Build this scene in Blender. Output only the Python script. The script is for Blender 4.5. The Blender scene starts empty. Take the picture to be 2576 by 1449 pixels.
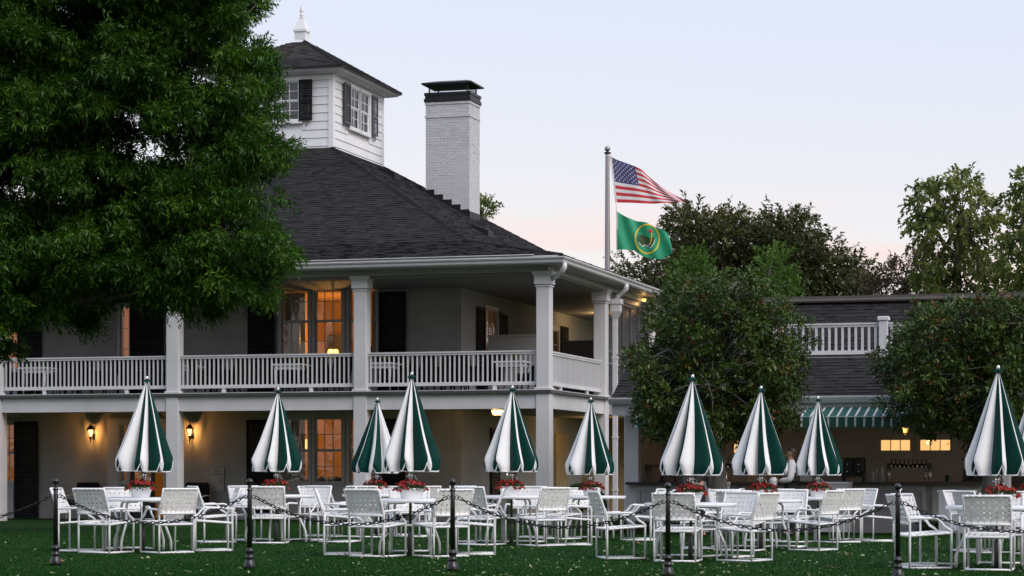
import bpy, math, random
import numpy as np
from mathutils import Vector, Matrix
R = random.Random(7)
NR = np.random.default_rng(7)
sc = bpy.context.scene
COL = sc.collection
PI = math.pi
rad = math.radians
E = 1.12                                   # eye height over the near lawn
F, CX, HY = 5750.0, 1288.0, 1188.0         # measured focal length, centre column and horizon (in units of a 2576 px wide picture)

# ------------------------------------------------------------------ camera, sky, sun, exposure
cam_d = bpy.data.cameras.new('camera')
cam = bpy.data.objects.new('camera', cam_d)
COL.objects.link(cam)
sc.camera = cam
cam.location = (0, 0, E)
cam.rotation_euler = (PI / 2, 0, 0)
cam_d.sensor_width = 36
cam_d.lens = F / 2576 * 36
cam_d.shift_y = (HY - 724.5) / 2576
cam_d.clip_start = .1
cam_d.clip_end = 3000

SUN_EL, SUN_AZ = rad(42), rad(135)          # azimuth from +Y towards +X: the glow of the set sun lies behind the camera
world = bpy.data.worlds.new('World')
sc.world = world
world.use_nodes = True
wn = world.node_tree
bg = wn.nodes['Background']
sky = wn.nodes.new('ShaderNodeTexSky')
sky.sky_type = 'NISHITA'
sky.sun_disc = False
sky.sun_elevation = SUN_EL
sky.sun_rotation = SUN_AZ
sky.dust_density = .6
sky.ozone_density = 2.0


def wnode(t, **kw):
    n = wn.nodes.new(t)
    for k, v in kw.items():
        setattr(n, k, v)
    return n


tint = wnode('ShaderNodeMix', data_type='RGBA', blend_type='MULTIPLY')
tint.inputs[0].default_value = 1
wn.links.new(sky.outputs[0], tint.inputs[6])
tint.inputs[7].default_value = (.62, .31, .08, 1)
air = wnode('ShaderNodeMix', data_type='RGBA', blend_type='ADD')      # evenly scattered dusk light
air.inputs[0].default_value = 1
wn.links.new(tint.outputs[2], air.inputs[6])
AIR_LOW, AIR_HIGH = (.400, .452, .545, 1), (.385, .460, .640, 1)
# small pink clouds low all round the horizon
geo = wnode('ShaderNodeTexCoord')
sep = wnode('ShaderNodeSeparateXYZ')
wn.links.new(geo.outputs['Generated'], sep.inputs[0])
dusk = wnode('ShaderNodeValToRGB')
dusk.color_ramp.elements[0].position = .04
dusk.color_ramp.elements[0].color = AIR_LOW
dusk.color_ramp.elements[1].position = .19
dusk.color_ramp.elements[1].color = AIR_HIGH
wn.links.new(sep.outputs[2], dusk.inputs[0])
d10 = wnode('ShaderNodeVectorMath', operation='SCALE')
d10.inputs['Scale'].default_value = 10
wn.links.new(dusk.outputs[0], d10.inputs[0])
wn.links.new(d10.outputs[0], air.inputs[7])
mp = wnode('ShaderNodeMapping')
mp.inputs['Scale'].default_value = (9, 9, 42)
mp.inputs['Location'].default_value = (3.1, .7, 0)
wn.links.new(geo.outputs['Generated'], mp.inputs[0])
cn = wnode('ShaderNodeTexNoise')
cn.inputs['Scale'].default_value = 1.6
cn.inputs['Detail'].default_value = 6
wn.links.new(mp.outputs[0], cn.inputs[0])
cr = wnode('ShaderNodeValToRGB')
cr.color_ramp.elements[0].position = .45
cr.color_ramp.elements[1].position = .60
wn.links.new(cn.outputs[0], cr.inputs[0])
band = wnode('ShaderNodeValToRGB')
cre = band.color_ramp.elements
cre[0].position = .0
cre[0].color = (1, 1, 1, 1)
cre[1].position = .122
cre[1].color = (0, 0, 0, 1)
e_ = cre.new(.096)
e_.color = (1, 1, 1, 1)
wn.links.new(sep.outputs[2], band.inputs[0])
cm = wnode('ShaderNodeMath', operation='MULTIPLY')
wn.links.new(cr.outputs[0], cm.inputs[0])
wn.links.new(band.outputs[0], cm.inputs[1])
cm2 = wnode('ShaderNodeMath', operation='MULTIPLY')
wn.links.new(cm.outputs[0], cm2.inputs[0])
cm2.inputs[1].default_value = .9
cl = wnode('ShaderNodeMix', data_type='RGBA', blend_type='MIX')
wn.links.new(cm2.outputs[0], cl.inputs[0])
wn.links.new(air.outputs[2], cl.inputs[6])
cl.inputs[7].default_value = (7.0, 5.7, 5.5, 1)
wn.links.new(cl.outputs[2], bg.inputs[0])
bg.inputs[1].default_value = .1

sun_d = bpy.data.lights.new('sun', 'SUN')
sun = bpy.data.objects.new('sun', sun_d)
COL.objects.link(sun)
sun_d.energy = 1.7
sun_d.angle = rad(45)
sun_d.color = (1, .97, .95)
sd = Vector((math.sin(SUN_AZ) * math.cos(SUN_EL), math.cos(SUN_AZ) * math.cos(SUN_EL), math.sin(SUN_EL)))
sun.rotation_euler = sd.to_track_quat('Z', 'Y').to_euler()

sc.view_settings.view_transform = 'Standard'
sc.view_settings.look = 'None'
sc.view_settings.exposure = .5
sc.view_settings.gamma = 1
sc.view_settings.use_curve_mapping = False
sc.render.engine = 'CYCLES'
sc.cycles.use_denoising = True
sc.cycles.max_bounces = 6
sc.cycles.diffuse_bounces = 3
sc.cycles.glossy_bounces = 3
sc.cycles.transmission_bounces = 4
sc.cycles.transparent_max_bounces = 16
sc.cycles.sample_clamp_indirect = 4


# ------------------------------------------------------------------ helpers
def gz(x, y):
    """height of the lawn"""
    def ss(t):
        t = min(1, max(0, t))
        return t * t * (3 - 2 * t)
    return -.13 * ss((y - 36) / 16) - .05 * ss((x + .5) / 3)


def at(px, d):
    return (px - CX) / F * d


def zat(py, d):
    return E + (HY - py) / F * d


MATS = {}


def mat(name, col, rough=.55, metal=0., var=0., vscale=4., bump=0., bscale=40., emit=None, estr=0., spec=.5, attr=None, objrand=0., wood=False, stretch=None):
    m = bpy.data.materials.new(name)
    MATS[name] = m
    m.use_nodes = True
    nt = m.node_tree
    p = nt.nodes['Principled BSDF']
    p.inputs['Roughness'].default_value = rough
    p.inputs['Metallic'].default_value = metal
    p.inputs['Specular IOR Level'].default_value = spec
    c4 = (*col, 1)
    p.inputs['Base Color'].default_value = c4
    src = None
    tc = nt.nodes.new('ShaderNodeTexCoord')
    vec = tc.outputs['Object']
    if stretch:
        mpn = nt.nodes.new('ShaderNodeMapping')
        mpn.inputs['Scale'].default_value = stretch
        nt.links.new(vec, mpn.inputs[0])
        vec = mpn.outputs[0]
    fac = None
    if var:
        n = nt.nodes.new('ShaderNodeTexNoise')
        n.inputs['Scale'].default_value = vscale
        n.inputs['Detail'].default_value = 6
        n.inputs['Roughness'].default_value = .62
        nt.links.new(vec, n.inputs[0])
        mr = nt.nodes.new('ShaderNodeMapRange')
        mr.inputs[1].default_value = .3
        mr.inputs[2].default_value = .7
        mr.inputs[3].default_value = 1 - var
        mr.inputs[4].default_value = 1 + var
        nt.links.new(n.outputs[0], mr.inputs[0])
        fac = mr.outputs[0]
    if objrand or attr:
        if attr:
            a = nt.nodes.new('ShaderNodeAttribute')
            a.attribute_name = 'tint'
            o = a.outputs['Fac']
            k = attr
        else:
            a = nt.nodes.new('ShaderNodeObjectInfo')
            o = a.outputs['Random']
            k = objrand
        mr = nt.nodes.new('ShaderNodeMapRange')
        mr.inputs[3].default_value = 1 - k
        mr.inputs[4].default_value = 1 + k
        nt.links.new(o, mr.inputs[0])
        if fac is None:
            fac = mr.outputs[0]
        else:
            mu = nt.nodes.new('ShaderNodeMath')
            mu.operation = 'MULTIPLY'
            nt.links.new(fac, mu.inputs[0])
            nt.links.new(mr.outputs[0], mu.inputs[1])
            fac = mu.outputs[0]
    if fac is not None:
        vm = nt.nodes.new('ShaderNodeVectorMath')
        vm.operation = 'SCALE'
        vm.inputs[0].default_value = col
        nt.links.new(fac, vm.inputs['Scale'])
        nt.links.new(vm.outputs[0], p.inputs['Base Color'])
    if bump:
        n = nt.nodes.new('ShaderNodeTexNoise')
        n.inputs['Scale'].default_value = bscale
        n.inputs['Detail'].default_value = 4
        nt.links.new(vec, n.inputs[0])
        b = nt.nodes.new('ShaderNodeBump')
        b.inputs['Strength'].default_value = bump
        b.inputs['Distance'].default_value = .01
        nt.links.new(n.outputs[0], b.inputs['Height'])
        nt.links.new(b.outputs[0], p.inputs['Normal'])
    if emit:
        p.inputs['Emission Color'].default_value = (*emit, 1)
        p.inputs['Emission Strength'].default_value = estr
    return m


def leafmat(name, c0, c1, c2, trans=.35, rough=.45, spec=.4):
    m = bpy.data.materials.new(name)
    MATS[name] = m
    m.use_nodes = True
    nt = m.node_tree
    p = nt.nodes['Principled BSDF']
    out = nt.nodes['Material Output']
    a = nt.nodes.new('ShaderNodeAttribute')
    a.attribute_name = 'tint'
    r = nt.nodes.new('ShaderNodeValToRGB')
    el = r.color_ramp.elements
    el[0].color = (*c0, 1)
    el[1].color = (*c2, 1)
    e = el.new(.55)
    e.color = (*c1, 1)
    nt.links.new(a.outputs['Fac'], r.inputs[0])
    nt.links.new(r.outputs[0], p.inputs['Base Color'])
    p.inputs['Roughness'].default_value = rough
    p.inputs['Specular IOR Level'].default_value = spec
    t = nt.nodes.new('ShaderNodeBsdfTranslucent')
    nt.links.new(r.outputs[0], t.inputs[0])
    mx = nt.nodes.new('ShaderNodeMixShader')
    mx.inputs[0].default_value = trans
    nt.links.new(p.outputs[0], mx.inputs[1])
    nt.links.new(t.outputs[0], mx.inputs[2])
    nt.links.new(mx.outputs[0], out.inputs[0])
    return m


def glassmat(name, wav=.15, tintc=(1, 1, 1), ior=1.5):
    m = bpy.data.materials.new(name)
    MATS[name] = m
    m.use_nodes = True
    nt = m.node_tree
    nt.nodes.remove(nt.nodes['Principled BSDF'])
    out = nt.nodes['Material Output']
    tr = nt.nodes.new('ShaderNodeBsdfTransparent')
    tr.inputs[0].default_value = (*tintc, 1)
    gl = nt.nodes.new('ShaderNodeBsdfGlossy')
    gl.inputs['Roughness'].default_value = .01
    fr = nt.nodes.new('ShaderNodeFresnel')
    fr.inputs[0].default_value = ior
    tc = nt.nodes.new('ShaderNodeTexCoord')
    n = nt.nodes.new('ShaderNodeTexNoise')
    n.inputs['Scale'].default_value = 5
    n.inputs['Detail'].default_value = 2
    nt.links.new(tc.outputs['Object'], n.inputs[0])
    b = nt.nodes.new('ShaderNodeBump')
    b.inputs['Strength'].default_value = wav
    b.inputs['Distance'].default_value = .02
    nt.links.new(n.outputs[0], b.inputs['Height'])
    nt.links.new(b.outputs[0], gl.inputs['Normal'])
    mx = nt.nodes.new('ShaderNodeMixShader')
    nt.links.new(fr.outputs[0], mx.inputs[0])
    nt.links.new(tr.outputs[0], mx.inputs[1])
    nt.links.new(gl.outputs[0], mx.inputs[2])
    nt.links.new(mx.outputs[0], out.inputs[0])
    return m


class MB:
    """collects shapes and links them as one mesh object"""

    def __init__(s):
        s.v, s.f, s.m, s.t = [], [], [], []
        s.sm = []

    def add(s, vs, fs, mi=0, tint=None, smooth=False):
        n = len(s.v)
        s.v += [tuple(v) for v in vs]
        for f in fs:
            s.f.append(tuple(i + n for i in f))
            s.m.append(mi)
            s.t.append(tint)
            s.sm.append(smooth)
        return s

    def box(s, x0, x1, y0, y1, z0, z1, mi=0, tint=None):
        x0, x1 = min(x0, x1), max(x0, x1)
        y0, y1 = min(y0, y1), max(y0, y1)
        z0, z1 = min(z0, z1), max(z0, z1)
        return s.hexa([(x0, y0, z0), (x1, y0, z0), (x1, y1, z0), (x0, y1, z0), (x0, y0, z1), (x1, y0, z1), (x1, y1, z1), (x0, y1, z1)], mi, tint)

    def hexa(s, p, mi=0, tint=None):
        return s.add(p, [(0, 3, 2, 1), (4, 5, 6, 7), (0, 1, 5, 4), (1, 2, 6, 5), (2, 3, 7, 6), (3, 0, 4, 7)], mi, tint)

    def cbox(s, x0, x1, y0, y1, z0, z1, c=.01, mi=0):
        """box with chamfered vertical and top edges"""
        pts = lambda d, z: [(x0 + d, y0 + c, z), (x0 + c, y0 + d, z), (x1 - c, y0 + d, z), (x1 - d, y0 + c, z), (x1 - d, y1 - c, z), (x1 - c, y1 - d, z), (x0 + c, y1 - d, z), (x0 + d, y1 - c, z)]
        rings = [pts(0, z0), pts(0, z1 - c), pts(c * .99, z1)]
        return s.rings(rings, mi, True)

    def rings(s, rings, mi=0, caps=True, smooth=False, close=True):
        n = len(rings[0])
        vs = [p for r in rings for p in r]
        fs = []
        for i in range(len(rings) - 1):
            for j in range(n if close else n - 1):
                k = (j + 1) % n
                fs.append((i * n + j, i * n + k, (i + 1) * n + k, (i + 1) * n + j))
        s.add(vs, fs, mi, None, smooth)
        if caps:
            b = len(s.v) - len(vs)
            s.f.append(tuple(b + j for j in reversed(range(n))))
            s.f.append(tuple(b + (len(rings) - 1) * n + j for j in range(n)))
            s.m += [mi, mi]
            s.t += [None, None]
            s.sm += [False, False]
        return s

    def tube(s, pts, r, n=8, mi=0, caps=True, smooth=True):
        pts = [Vector(p) for p in pts]
        rs = r if isinstance(r, (list, tuple)) else [r] * len(pts)
        rings = []
        prev = None
        for i, p in enumerate(pts):
            if i == 0:
                d = pts[1] - p
            elif i == len(pts) - 1:
                d = p - pts[i - 1]
            else:
                d = (pts[i + 1] - p).normalized() + (p - pts[i - 1]).normalized()
            d.normalize()
            if prev is None:
                a = Vector((0, 0, 1)) if abs(d.z) < .9 else Vector((1, 0, 0))
                x = d.cross(a).normalized()
            else:
                x = (prev - d * prev.dot(d))
                x.normalize()
            prev = x
            y = d.cross(x)
            k = 1.0
            if 0 < i < len(pts) - 1:
                c = (pts[i + 1] - p).normalized().dot((p - pts[i - 1]).normalized())
                k = 1 / max(.6, math.sqrt(max(.05, (1 + c) / 2)))
            rings.append([p + (x * math.cos(2 * PI * j / n) + y * math.sin(2 * PI * j / n)) * rs[i] * (k if n > 4 else 1) for j in range(n)])
        return s.rings(rings, mi, caps, smooth)

    def lathe(s, prof, n=16, mi=0, c=(0, 0, 0), smooth=True, caps=True, sx=1, sy=1):
        rings = [[(c[0] + r * sx * math.cos(2 * PI * j / n), c[1] + r * sy * math.sin(2 * PI * j / n), c[2] + z) for j in range(n)] for r, z in prof]
        return s.rings(rings, mi, caps, smooth)

    def sphere(s, c, r, n=12, mi=0, sz=1):
        k = n // 2
        return s.lathe([(max(.0005, r * math.sin(PI * i / k)), -r * sz * math.cos(PI * i / k)) for i in range(k + 1)], n, mi, c)

    def strip(s, pts, wv, mi=0):
        vs = []
        for p in pts:
            p = Vector(p)
            vs += [p - wv, p + wv]
        return s.add(vs, [(2 * i, 2 * i + 1, 2 * i + 3, 2 * i + 2) for i in range(len(pts) - 1)], mi, None, True)

    def mesh(s, name, mats):
        me = bpy.data.meshes.new(name)
        me.from_pydata(s.v, [], s.f)
        for m in mats:
            me.materials.append(MATS[m] if isinstance(m, str) else m)
        me.polygons.foreach_set('material_index', s.m)
        me.polygons.foreach_set('use_smooth', s.sm)
        if any(t is not None for t in s.t):
            at_ = me.attributes.new('tint', 'FLOAT', 'FACE')
            at_.data.foreach_set('value', [t if t is not None else .5 for t in s.t])
        me.update()
        return me

    def build(s, name, mats, parent=None, kind=None, loc=None):
        if isinstance(mats, str):
            mats = [mats]
        o = link(name, s.mesh(name, mats), parent)
        if kind:
            o['kind'] = kind
        if loc:
            o.location = loc
        return o


def link(name, me, parent=None):
    o = bpy.data.objects.new(name, me)
    COL.objects.link(o)
    if parent is not None:
        o.parent = parent
    return o


def thing(name, label, cat, loc=(0, 0, 0), rz=0, group=None):
    o = link(name, None)
    o.empty_display_size = .2
    o.location = loc
    o.rotation_euler = (0, 0, rz)
    tag(o, label, cat, group)
    return o


def tag(o, label, cat, group=None):
    o['label'] = label
    o['category'] = cat
    if group:
        o['group'] = group
    return o


KIDS = {}


def kids(o):
    return o.children


def dup(root, label, loc, rz, parent=None):
    """copy of a thing with its parts and sub-parts"""
    r = root.copy()
    COL.objects.link(r)
    r.location = loc
    r.rotation_euler = (0, 0, rz)
    if label:
        r['label'] = label
    tree = KIDS.setdefault(root.name, [(c, list(c.children)) for c in root.children])
    for ch, sub in tree:
        c = ch.copy()
        COL.objects.link(c)
        c.parent = r
        for g in sub:
            d = g.copy()
            COL.objects.link(d)
            d.parent = c
    return r


def np_mesh(name, V, Q, mats, tint=None, mi=None, smooth=False):
    """mesh from numpy arrays: V (n,3), Q (m,k) faces all with k corners"""
    me = bpy.data.meshes.new(name)
    n, (m, k) = len(V), Q.shape
    me.vertices.add(n)
    me.vertices.foreach_set('co', V.astype(np.float32).ravel())
    me.loops.add(m * k)
    me.loops.foreach_set('vertex_index', Q.astype(np.int32).ravel())
    me.polygons.add(m)
    me.polygons.foreach_set('loop_start', np.arange(0, m * k, k, dtype=np.int32))
    me.polygons.foreach_set('loop_total', np.full(m, k, dtype=np.int32))
    for mm in mats:
        me.materials.append(MATS[mm])
    if mi is not None:
        me.polygons.foreach_set('material_index', mi.astype(np.int32))
    if tint is not None:
        a = me.attributes.new('tint', 'FLOAT', 'FACE')
        a.data.foreach_set('value', tint.astype(np.float32))
    me.update(calc_edges=True)
    return me


def leaf_mesh(name, P, D, N, L, W, tint, mats, fold=.25):
    """P base points, D direction, N approximate normal, one folded leaf each (two triangles)"""
    D = D / np.linalg.norm(D, axis=1, keepdims=True)
    S = np.cross(D, N)
    S /= np.linalg.norm(S, axis=1, keepdims=True) + 1e-9
    U = np.cross(S, D)
    L = L[:, None]
    W = W[:, None]
    A = P
    B = P + D * L * .45 + S * W * .5 + U * W * fold
    C = P + D * L - U * L * .08
    Dd = P + D * L * .45 - S * W * .5 + U * W * fold
    V = np.stack([A, B, C, Dd], 1).reshape(-1, 3)
    i = np.arange(len(P)) * 4
    T = np.stack([np.stack([i, i + 1, i + 2], 1), np.stack([i, i + 2, i + 3], 1)], 1).reshape(-1, 3)
    return np_mesh(name, V, T, mats, np.repeat(tint, 2))


def unit(n):
    a = NR.normal(size=(n, 3))
    return a / np.linalg.norm(a, axis=1, keepdims=True)


# ------------------------------------------------------------------ materials
mat('white_paint', (.63, .63, .645), .5, var=.08, vscale=1.3, bump=.05, bscale=60)
mat('trim_paint', (.44, .44, .45), .45, var=.05, vscale=2.5)
mat('cupola_paint', (.78, .78, .79), .5, var=.04, vscale=1.2, objrand=.03)
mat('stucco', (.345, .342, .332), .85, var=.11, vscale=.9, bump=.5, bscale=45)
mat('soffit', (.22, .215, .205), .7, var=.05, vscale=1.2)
mat('porch_floor', (.06, .065, .065), .5, var=.1)
mat('shutter_black', (.006, .007, .008), .6, var=.2, vscale=3, spec=.2)
mat('louver_grey', (.045, .048, .055), .45, var=.15)
mat('shingle', (.022, .021, .022), .9, attr=.32, var=.25, vscale=60, spec=.2)
mat('shingle_single', (.022, .021, .022), .9, objrand=.32, var=.25, vscale=60, spec=.2)
mat('shingle_warm', (.036, .031, .029), .9, attr=.35, var=.25, vscale=60, spec=.2)
mat('roof_felt', (.02, .02, .022), .95)
mat('ridge_metal', (.085, .072, .066), .6, var=.1)
mat('brick_white', (.54, .54, .56), .75, objrand=.07, attr=None, bump=.6, bscale=30, var=.06, vscale=12)
mat('brick_joint', (.50, .50, .52), .85, var=.08)
mat('black_metal', (.012, .012, .013), .45, metal=.3, var=.15)
mat('post_black', (.010, .010, .010), .3, var=.2, vscale=14, spec=.6)
mat('chain_black', (.012, .012, .012), .4, metal=.5)
mat('gutter_paint', (.66, .66, .68), .3, var=.05)
mat('chair_frame', (.84, .84, .84), .38, objrand=.03, var=.03)
mat('strap', (.84, .83, .82), .5, objrand=.05, var=.03, vscale=9)
mat('table_top', (.78, .79, .80), .3, var=.03)
mat('planter_white', (.80, .80, .81), .4, var=.03)
mat('alu_pole', (.62, .56, .46), .25, metal=.9, var=.06, vscale=8)
mat('sleeve_grey', (.07, .068, .064), .6, var=.15)
mat('chrome', (.75, .75, .76), .15, metal=1)
mat('canvas_white', (.80, .795, .79), .75, var=.05, vscale=5, bump=.12, bscale=9)
mat('canvas_green', (.002, .036, .028), .5, var=.1, vscale=6, bump=.12, bscale=9, spec=.07)
mat('awning_green', (.010, .085, .062), .7, var=.08)
mat('awning_white', (.62, .63, .63), .7, var=.06)
mat('bark', (.075, .062, .05), .9, var=.35, vscale=7, bump=.9, bscale=18, stretch=(1, 1, .25))
mat('bark_grey', (.12, .115, .10), .9, var=.3, vscale=9, bump=.8, bscale=18)
mat('wood_dark', (.06, .042, .03), .45, var=.25, vscale=8, stretch=(1, 12, 12))
mat('wood_warm', (.22, .12, .06), .6, var=.2, vscale=6)
mat('counter_top', (.028, .024, .022), .3, var=.2, vscale=6)
mat('counter_front', (.40, .395, .40), .6, var=.05)
mat('bin_white', (.70, .70, .73), .5, var=.04)
mat('inner_wall', (.40, .385, .365), .8, var=.08)
mat('panel_white', (.42, .41, .40), .7, var=.05)
mat('steel', (.45, .40, .36), .3, metal=.9)
mat('plastic_black', (.01, .01, .01), .4)
mat('plastic_clear', (.42, .42, .42), .3)
mat('plastic_green', (.008, .06, .03), .4)
mat('paper', (.66, .65, .63), .8)
mat('ink', (.03, .03, .03), .8)
mat('ink_grey', (.32, .31, .30), .8)
mat('wicker', (.007, .0075, .0075), .6, var=.3, vscale=30, spec=.15)
mat('cushion_black', (.008, .008, .009), .8, spec=.2)
mat('curtain', (.42, .41, .40), .9, var=.15, vscale=6, stretch=(6, 6, .2))
mat('room_wall_glow', (.30, .15, .06), .8, var=.2, vscale=1.3, emit=(1, .36, .06), estr=.07)  # orange walls glow by themselves in place of lamplight
mat('side_room_glow', (.30, .16, .07), .8, var=.2, vscale=1.3, emit=(1, .36, .07), estr=.09)  # same painted-in lamp glow for the side rooms
mat('hall_wall', (.42, .33, .18), .8, var=.1)
mat('bulb_glow', (1, .8, .5), .5, emit=(1, .58, .20), estr=3.2)
mat('bulb_soft', (1, .7, .3), .5, emit=(1, .50, .12), estr=1.5)
mat('shade_glow', (1, .6, .3), .6, emit=(1, .55, .18), estr=1.1)
mat('board_glow', (.5, .35, .15), .3, emit=(1, .60, .26), estr=.85)
mat('frame_dark', (.02, .018, .016), .5)
mat('pole_metal', (.34, .32, .33), .4, metal=.6, var=.06)
mat('flag_red', (.48, .025, .035), .75, var=.06)
mat('flag_white', (.66, .63, .64), .75, var=.05)
mat('flag_blue', (.05, .05, .16), .75, var=.06)
mat('flag_green', (.012, .27, .13), .7, var=.07)
mat('emblem_yellow', (.75, .50, .02), .7)
mat('emblem_dark', (.035, .07, .02), .7, var=.2)
mat('emblem_red', (.55, .02, .02), .7)
mat('emblem_white', (.6, .62, .6), .7)
mat('petal_red', (.32, .014, .012), .6, attr=.35)
mat('pavement_grey', (.10, .095, .09), .9, var=.15, vscale=6)
mat('edging_brick', (.12, .09, .08), .9, objrand=.25)
mat('skin', (.42, .23, .17), .5, spec=.4)
mat('hair_brown', (.035, .022, .015), .6)
mat('shirt_white', (.72, .72, .76), .75, var=.04)
mat('vest_black', (.008, .008, .009), .7)
mat('leaf_dry', (.30, .13, .03), .7)
glassmat('glass', .25, (1, 1, 1), 1.7)
glassmat('glass_bar', .05, (.9, .85, .7), 2.0)
leafmat('leaf_near', (.012, .040, .004), (.042, .118, .008), (.14, .27, .018), .36)
leafmat('leaf_holly', (.022, .044, .012), (.060, .105, .020), (.15, .20, .035), .22, .35)
leafmat('leaf_orange', (.10, .030, .010), (.16, .060, .014), (.30, .17, .015), .25)
leafmat('leaf_oak', (.028, .042, .012), (.080, .090, .026), (.22, .19, .055), .3)
leafmat('leaf_light', (.07, .10, .02), (.15, .19, .04), (.30, .31, .09), .45)
leafmat('leaf_bright', (.04, .085, .012), (.08, .16, .02), (.13, .23, .03), .4)
leafmat('leaf_brown', (.03, .028, .014), (.06, .045, .02), (.09, .06, .03), .3)
leafmat('leaf_lawn', (.14, .19, .06), (.30, .35, .15), (.48, .48, .26), .2)
leafmat('leaf_petunia', (.03, .05, .012), (.06, .09, .018), (.10, .13, .03), .3)
leafmat('leaf_yellow', (.14, .16, .01), (.30, .28, .01), (.45, .40, .02), .3)
leafmat('grass_blade', (.006, .040, .003), (.011, .062, .005), (.020, .082, .008), .3, .8, .05)
leafmat('leaf_dark', (.006, .012, .005), (.012, .022, .008), (.02, .035, .01), .3)
# ------------------------------------------------------------------ ground
def build_ground():
    xs = np.concatenate([np.linspace(-400, -22, 14), np.linspace(-20, 20, 81), np.linspace(22, 400, 14)])
    ys = np.concatenate([np.linspace(-400, 15, 16), np.linspace(16, 62, 93), np.linspace(66, 900, 18)])
    V = np.array([(x, y, gz(x, y)) for y in ys for x in xs])
    nx = len(xs)
    Q = np.array([(j * nx + i, j * nx + i + 1, (j + 1) * nx + i + 1, (j + 1) * nx + i) for j in range(len(ys) - 1) for i in range(nx - 1)])
    m = bpy.data.materials.new('lawn')
    MATS['lawn'] = m
    m.use_nodes = True
    nt = m.node_tree
    p = nt.nodes['Principled BSDF']
    p.inputs['Roughness'].default_value = .9
    p.inputs['Specular IOR Level'].default_value = .1
    tc = nt.nodes.new('ShaderNodeTexCoord')
    fine = nt.nodes.new('ShaderNodeTexNoise')
    fine.inputs['Scale'].default_value = 45
    fine.inputs['Detail'].default_value = 6
    big = nt.nodes.new('ShaderNodeTexNoise')
    big.inputs['Scale'].default_value = .7
    big.inputs['Detail'].default_value = 5
    mx = nt.nodes.new('ShaderNodeMath')
    mx.operation = 'MULTIPLY'
    for n in (fine, big):
        nt.links.new(tc.outputs['Object'], n.inputs[0])
    nt.links.new(fine.outputs[0], mx.inputs[0])
    nt.links.new(big.outputs[0], mx.inputs[1])
    r = nt.nodes.new('ShaderNodeValToRGB')
    r.color_ramp.elements[0].position = .08
    r.color_ramp.elements[0].color = (.006, .030, .003, 1)
    r.color_ramp.elements[1].position = .5
    r.color_ramp.elements[1].color = (.012, .050, .005, 1)
    nt.links.new(mx.outputs[0], r.inputs[0])
    nt.links.new(r.outputs[0], p.inputs['Base Color'])
    b = nt.nodes.new('ShaderNodeBump')
    b.inputs['Strength'].default_value = .4
    b.inputs['Distance'].default_value = .02
    nt.links.new(fine.outputs[0], b.inputs['Height'])
    nt.links.new(b.outputs[0], p.inputs['Normal'])
    o = link('lawn', np_mesh('lawn', V, Q, ['lawn'], smooth=True))
    o['kind'] = 'structure'
    # short blades where the eye can reach them
    n = 110000
    y = 23.5 + 27 * NR.random(n) ** 1.7
    x = (NR.random(n) - .5) * 2 * (y * .235 + .4)
    P = np.stack([x, y, np.array([gz(a, c) for a, c in zip(x, y)])], 1)
    D = np.stack([NR.normal(0, .55, n), NR.normal(0, .55, n), np.full(n, 1.)], 1)
    g = link('grass', leaf_mesh('grass', P, D, unit(n), .018 + .022 * NR.random(n), .006 + .004 * NR.random(n), NR.random(n), ['grass_blade']))
    g['kind'] = 'stuff'
    # leaves and clippings blown onto the lawn
    n = 1500
    y = 24 + 17 * NR.random(n) ** 1.25
    x = (NR.random(n) - .5) * 2 * (y * .235 + .3)
    keep = NR.random(n) < np.where(x > -2, 1, .45)
    x, y = x[keep], y[keep]
    n = len(x)
    P = np.stack([x, y, np.array([gz(a, c) for a, c in zip(x, y)]) + .02 + .012 * NR.random(n)], 1)
    D = np.stack([NR.normal(size=n), NR.normal(size=n), NR.normal(0, .28, n)], 1)
    Nn = np.stack([NR.normal(0, .35, n), NR.normal(0, .35, n), np.ones(n)], 1)
    L = .028 + .055 * NR.random(n) ** 2
    lv = link('fallen_leaves', leaf_mesh('fallen_leaves', P, D, Nn, L, L * (.35 + .3 * NR.random(n)), NR.random(n), ['leaf_lawn']))
    lv['kind'] = 'stuff'
    # a few broad leaves
    for k, (px, py, lab) in enumerate([(153, 1421, 'orange fallen leaf lying against the foot of the leftmost black post'), (1604, 1366, 'brown fallen leaf on the lawn behind the chair seen from its side')]):
        d = 1.14 / (py - HY) * F
        w = .05
        mb = MB()
        mb.add([(-w, 0, .01), (-.3 * w, -.4 * w, .035), (w, 0, .02), (.2 * w, .5 * w, .05)], [(0, 1, 3), (1, 2, 3)], 0)
        o = mb.build('broad_leaf', 'leaf_dry', None, None, (at(px, d), d, gz(at(px, d), d)))
        tag(o, lab, 'leaf')
    # weeds
    for px, py, lab in [(2127, 1400, 'small broad-leaved weed in the lawn left of the rightmost post'), (2095, 1432, 'low pale weed tuft at the bottom edge left of the rightmost post')]:
        d = 1.17 / (py - HY) * F
        n = 16
        a = NR.random(n) * 2 * PI
        Pp = np.stack([np.cos(a) * .01, np.sin(a) * .01, np.full(n, .01)], 1)
        Dd = np.stack([np.cos(a), np.sin(a), .15 + .6 * NR.random(n)], 1)
        o = link('weed', leaf_mesh('weed', Pp, Dd, np.tile((0., 0., 1.), (n, 1)), .08 + .05 * NR.random(n), np.full(n, .025), .3 * NR.random(n), ['leaf_lawn']))
        o.location = (at(px, d), d, gz(at(px, d), d))
        tag(o, lab, 'weed')


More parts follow.
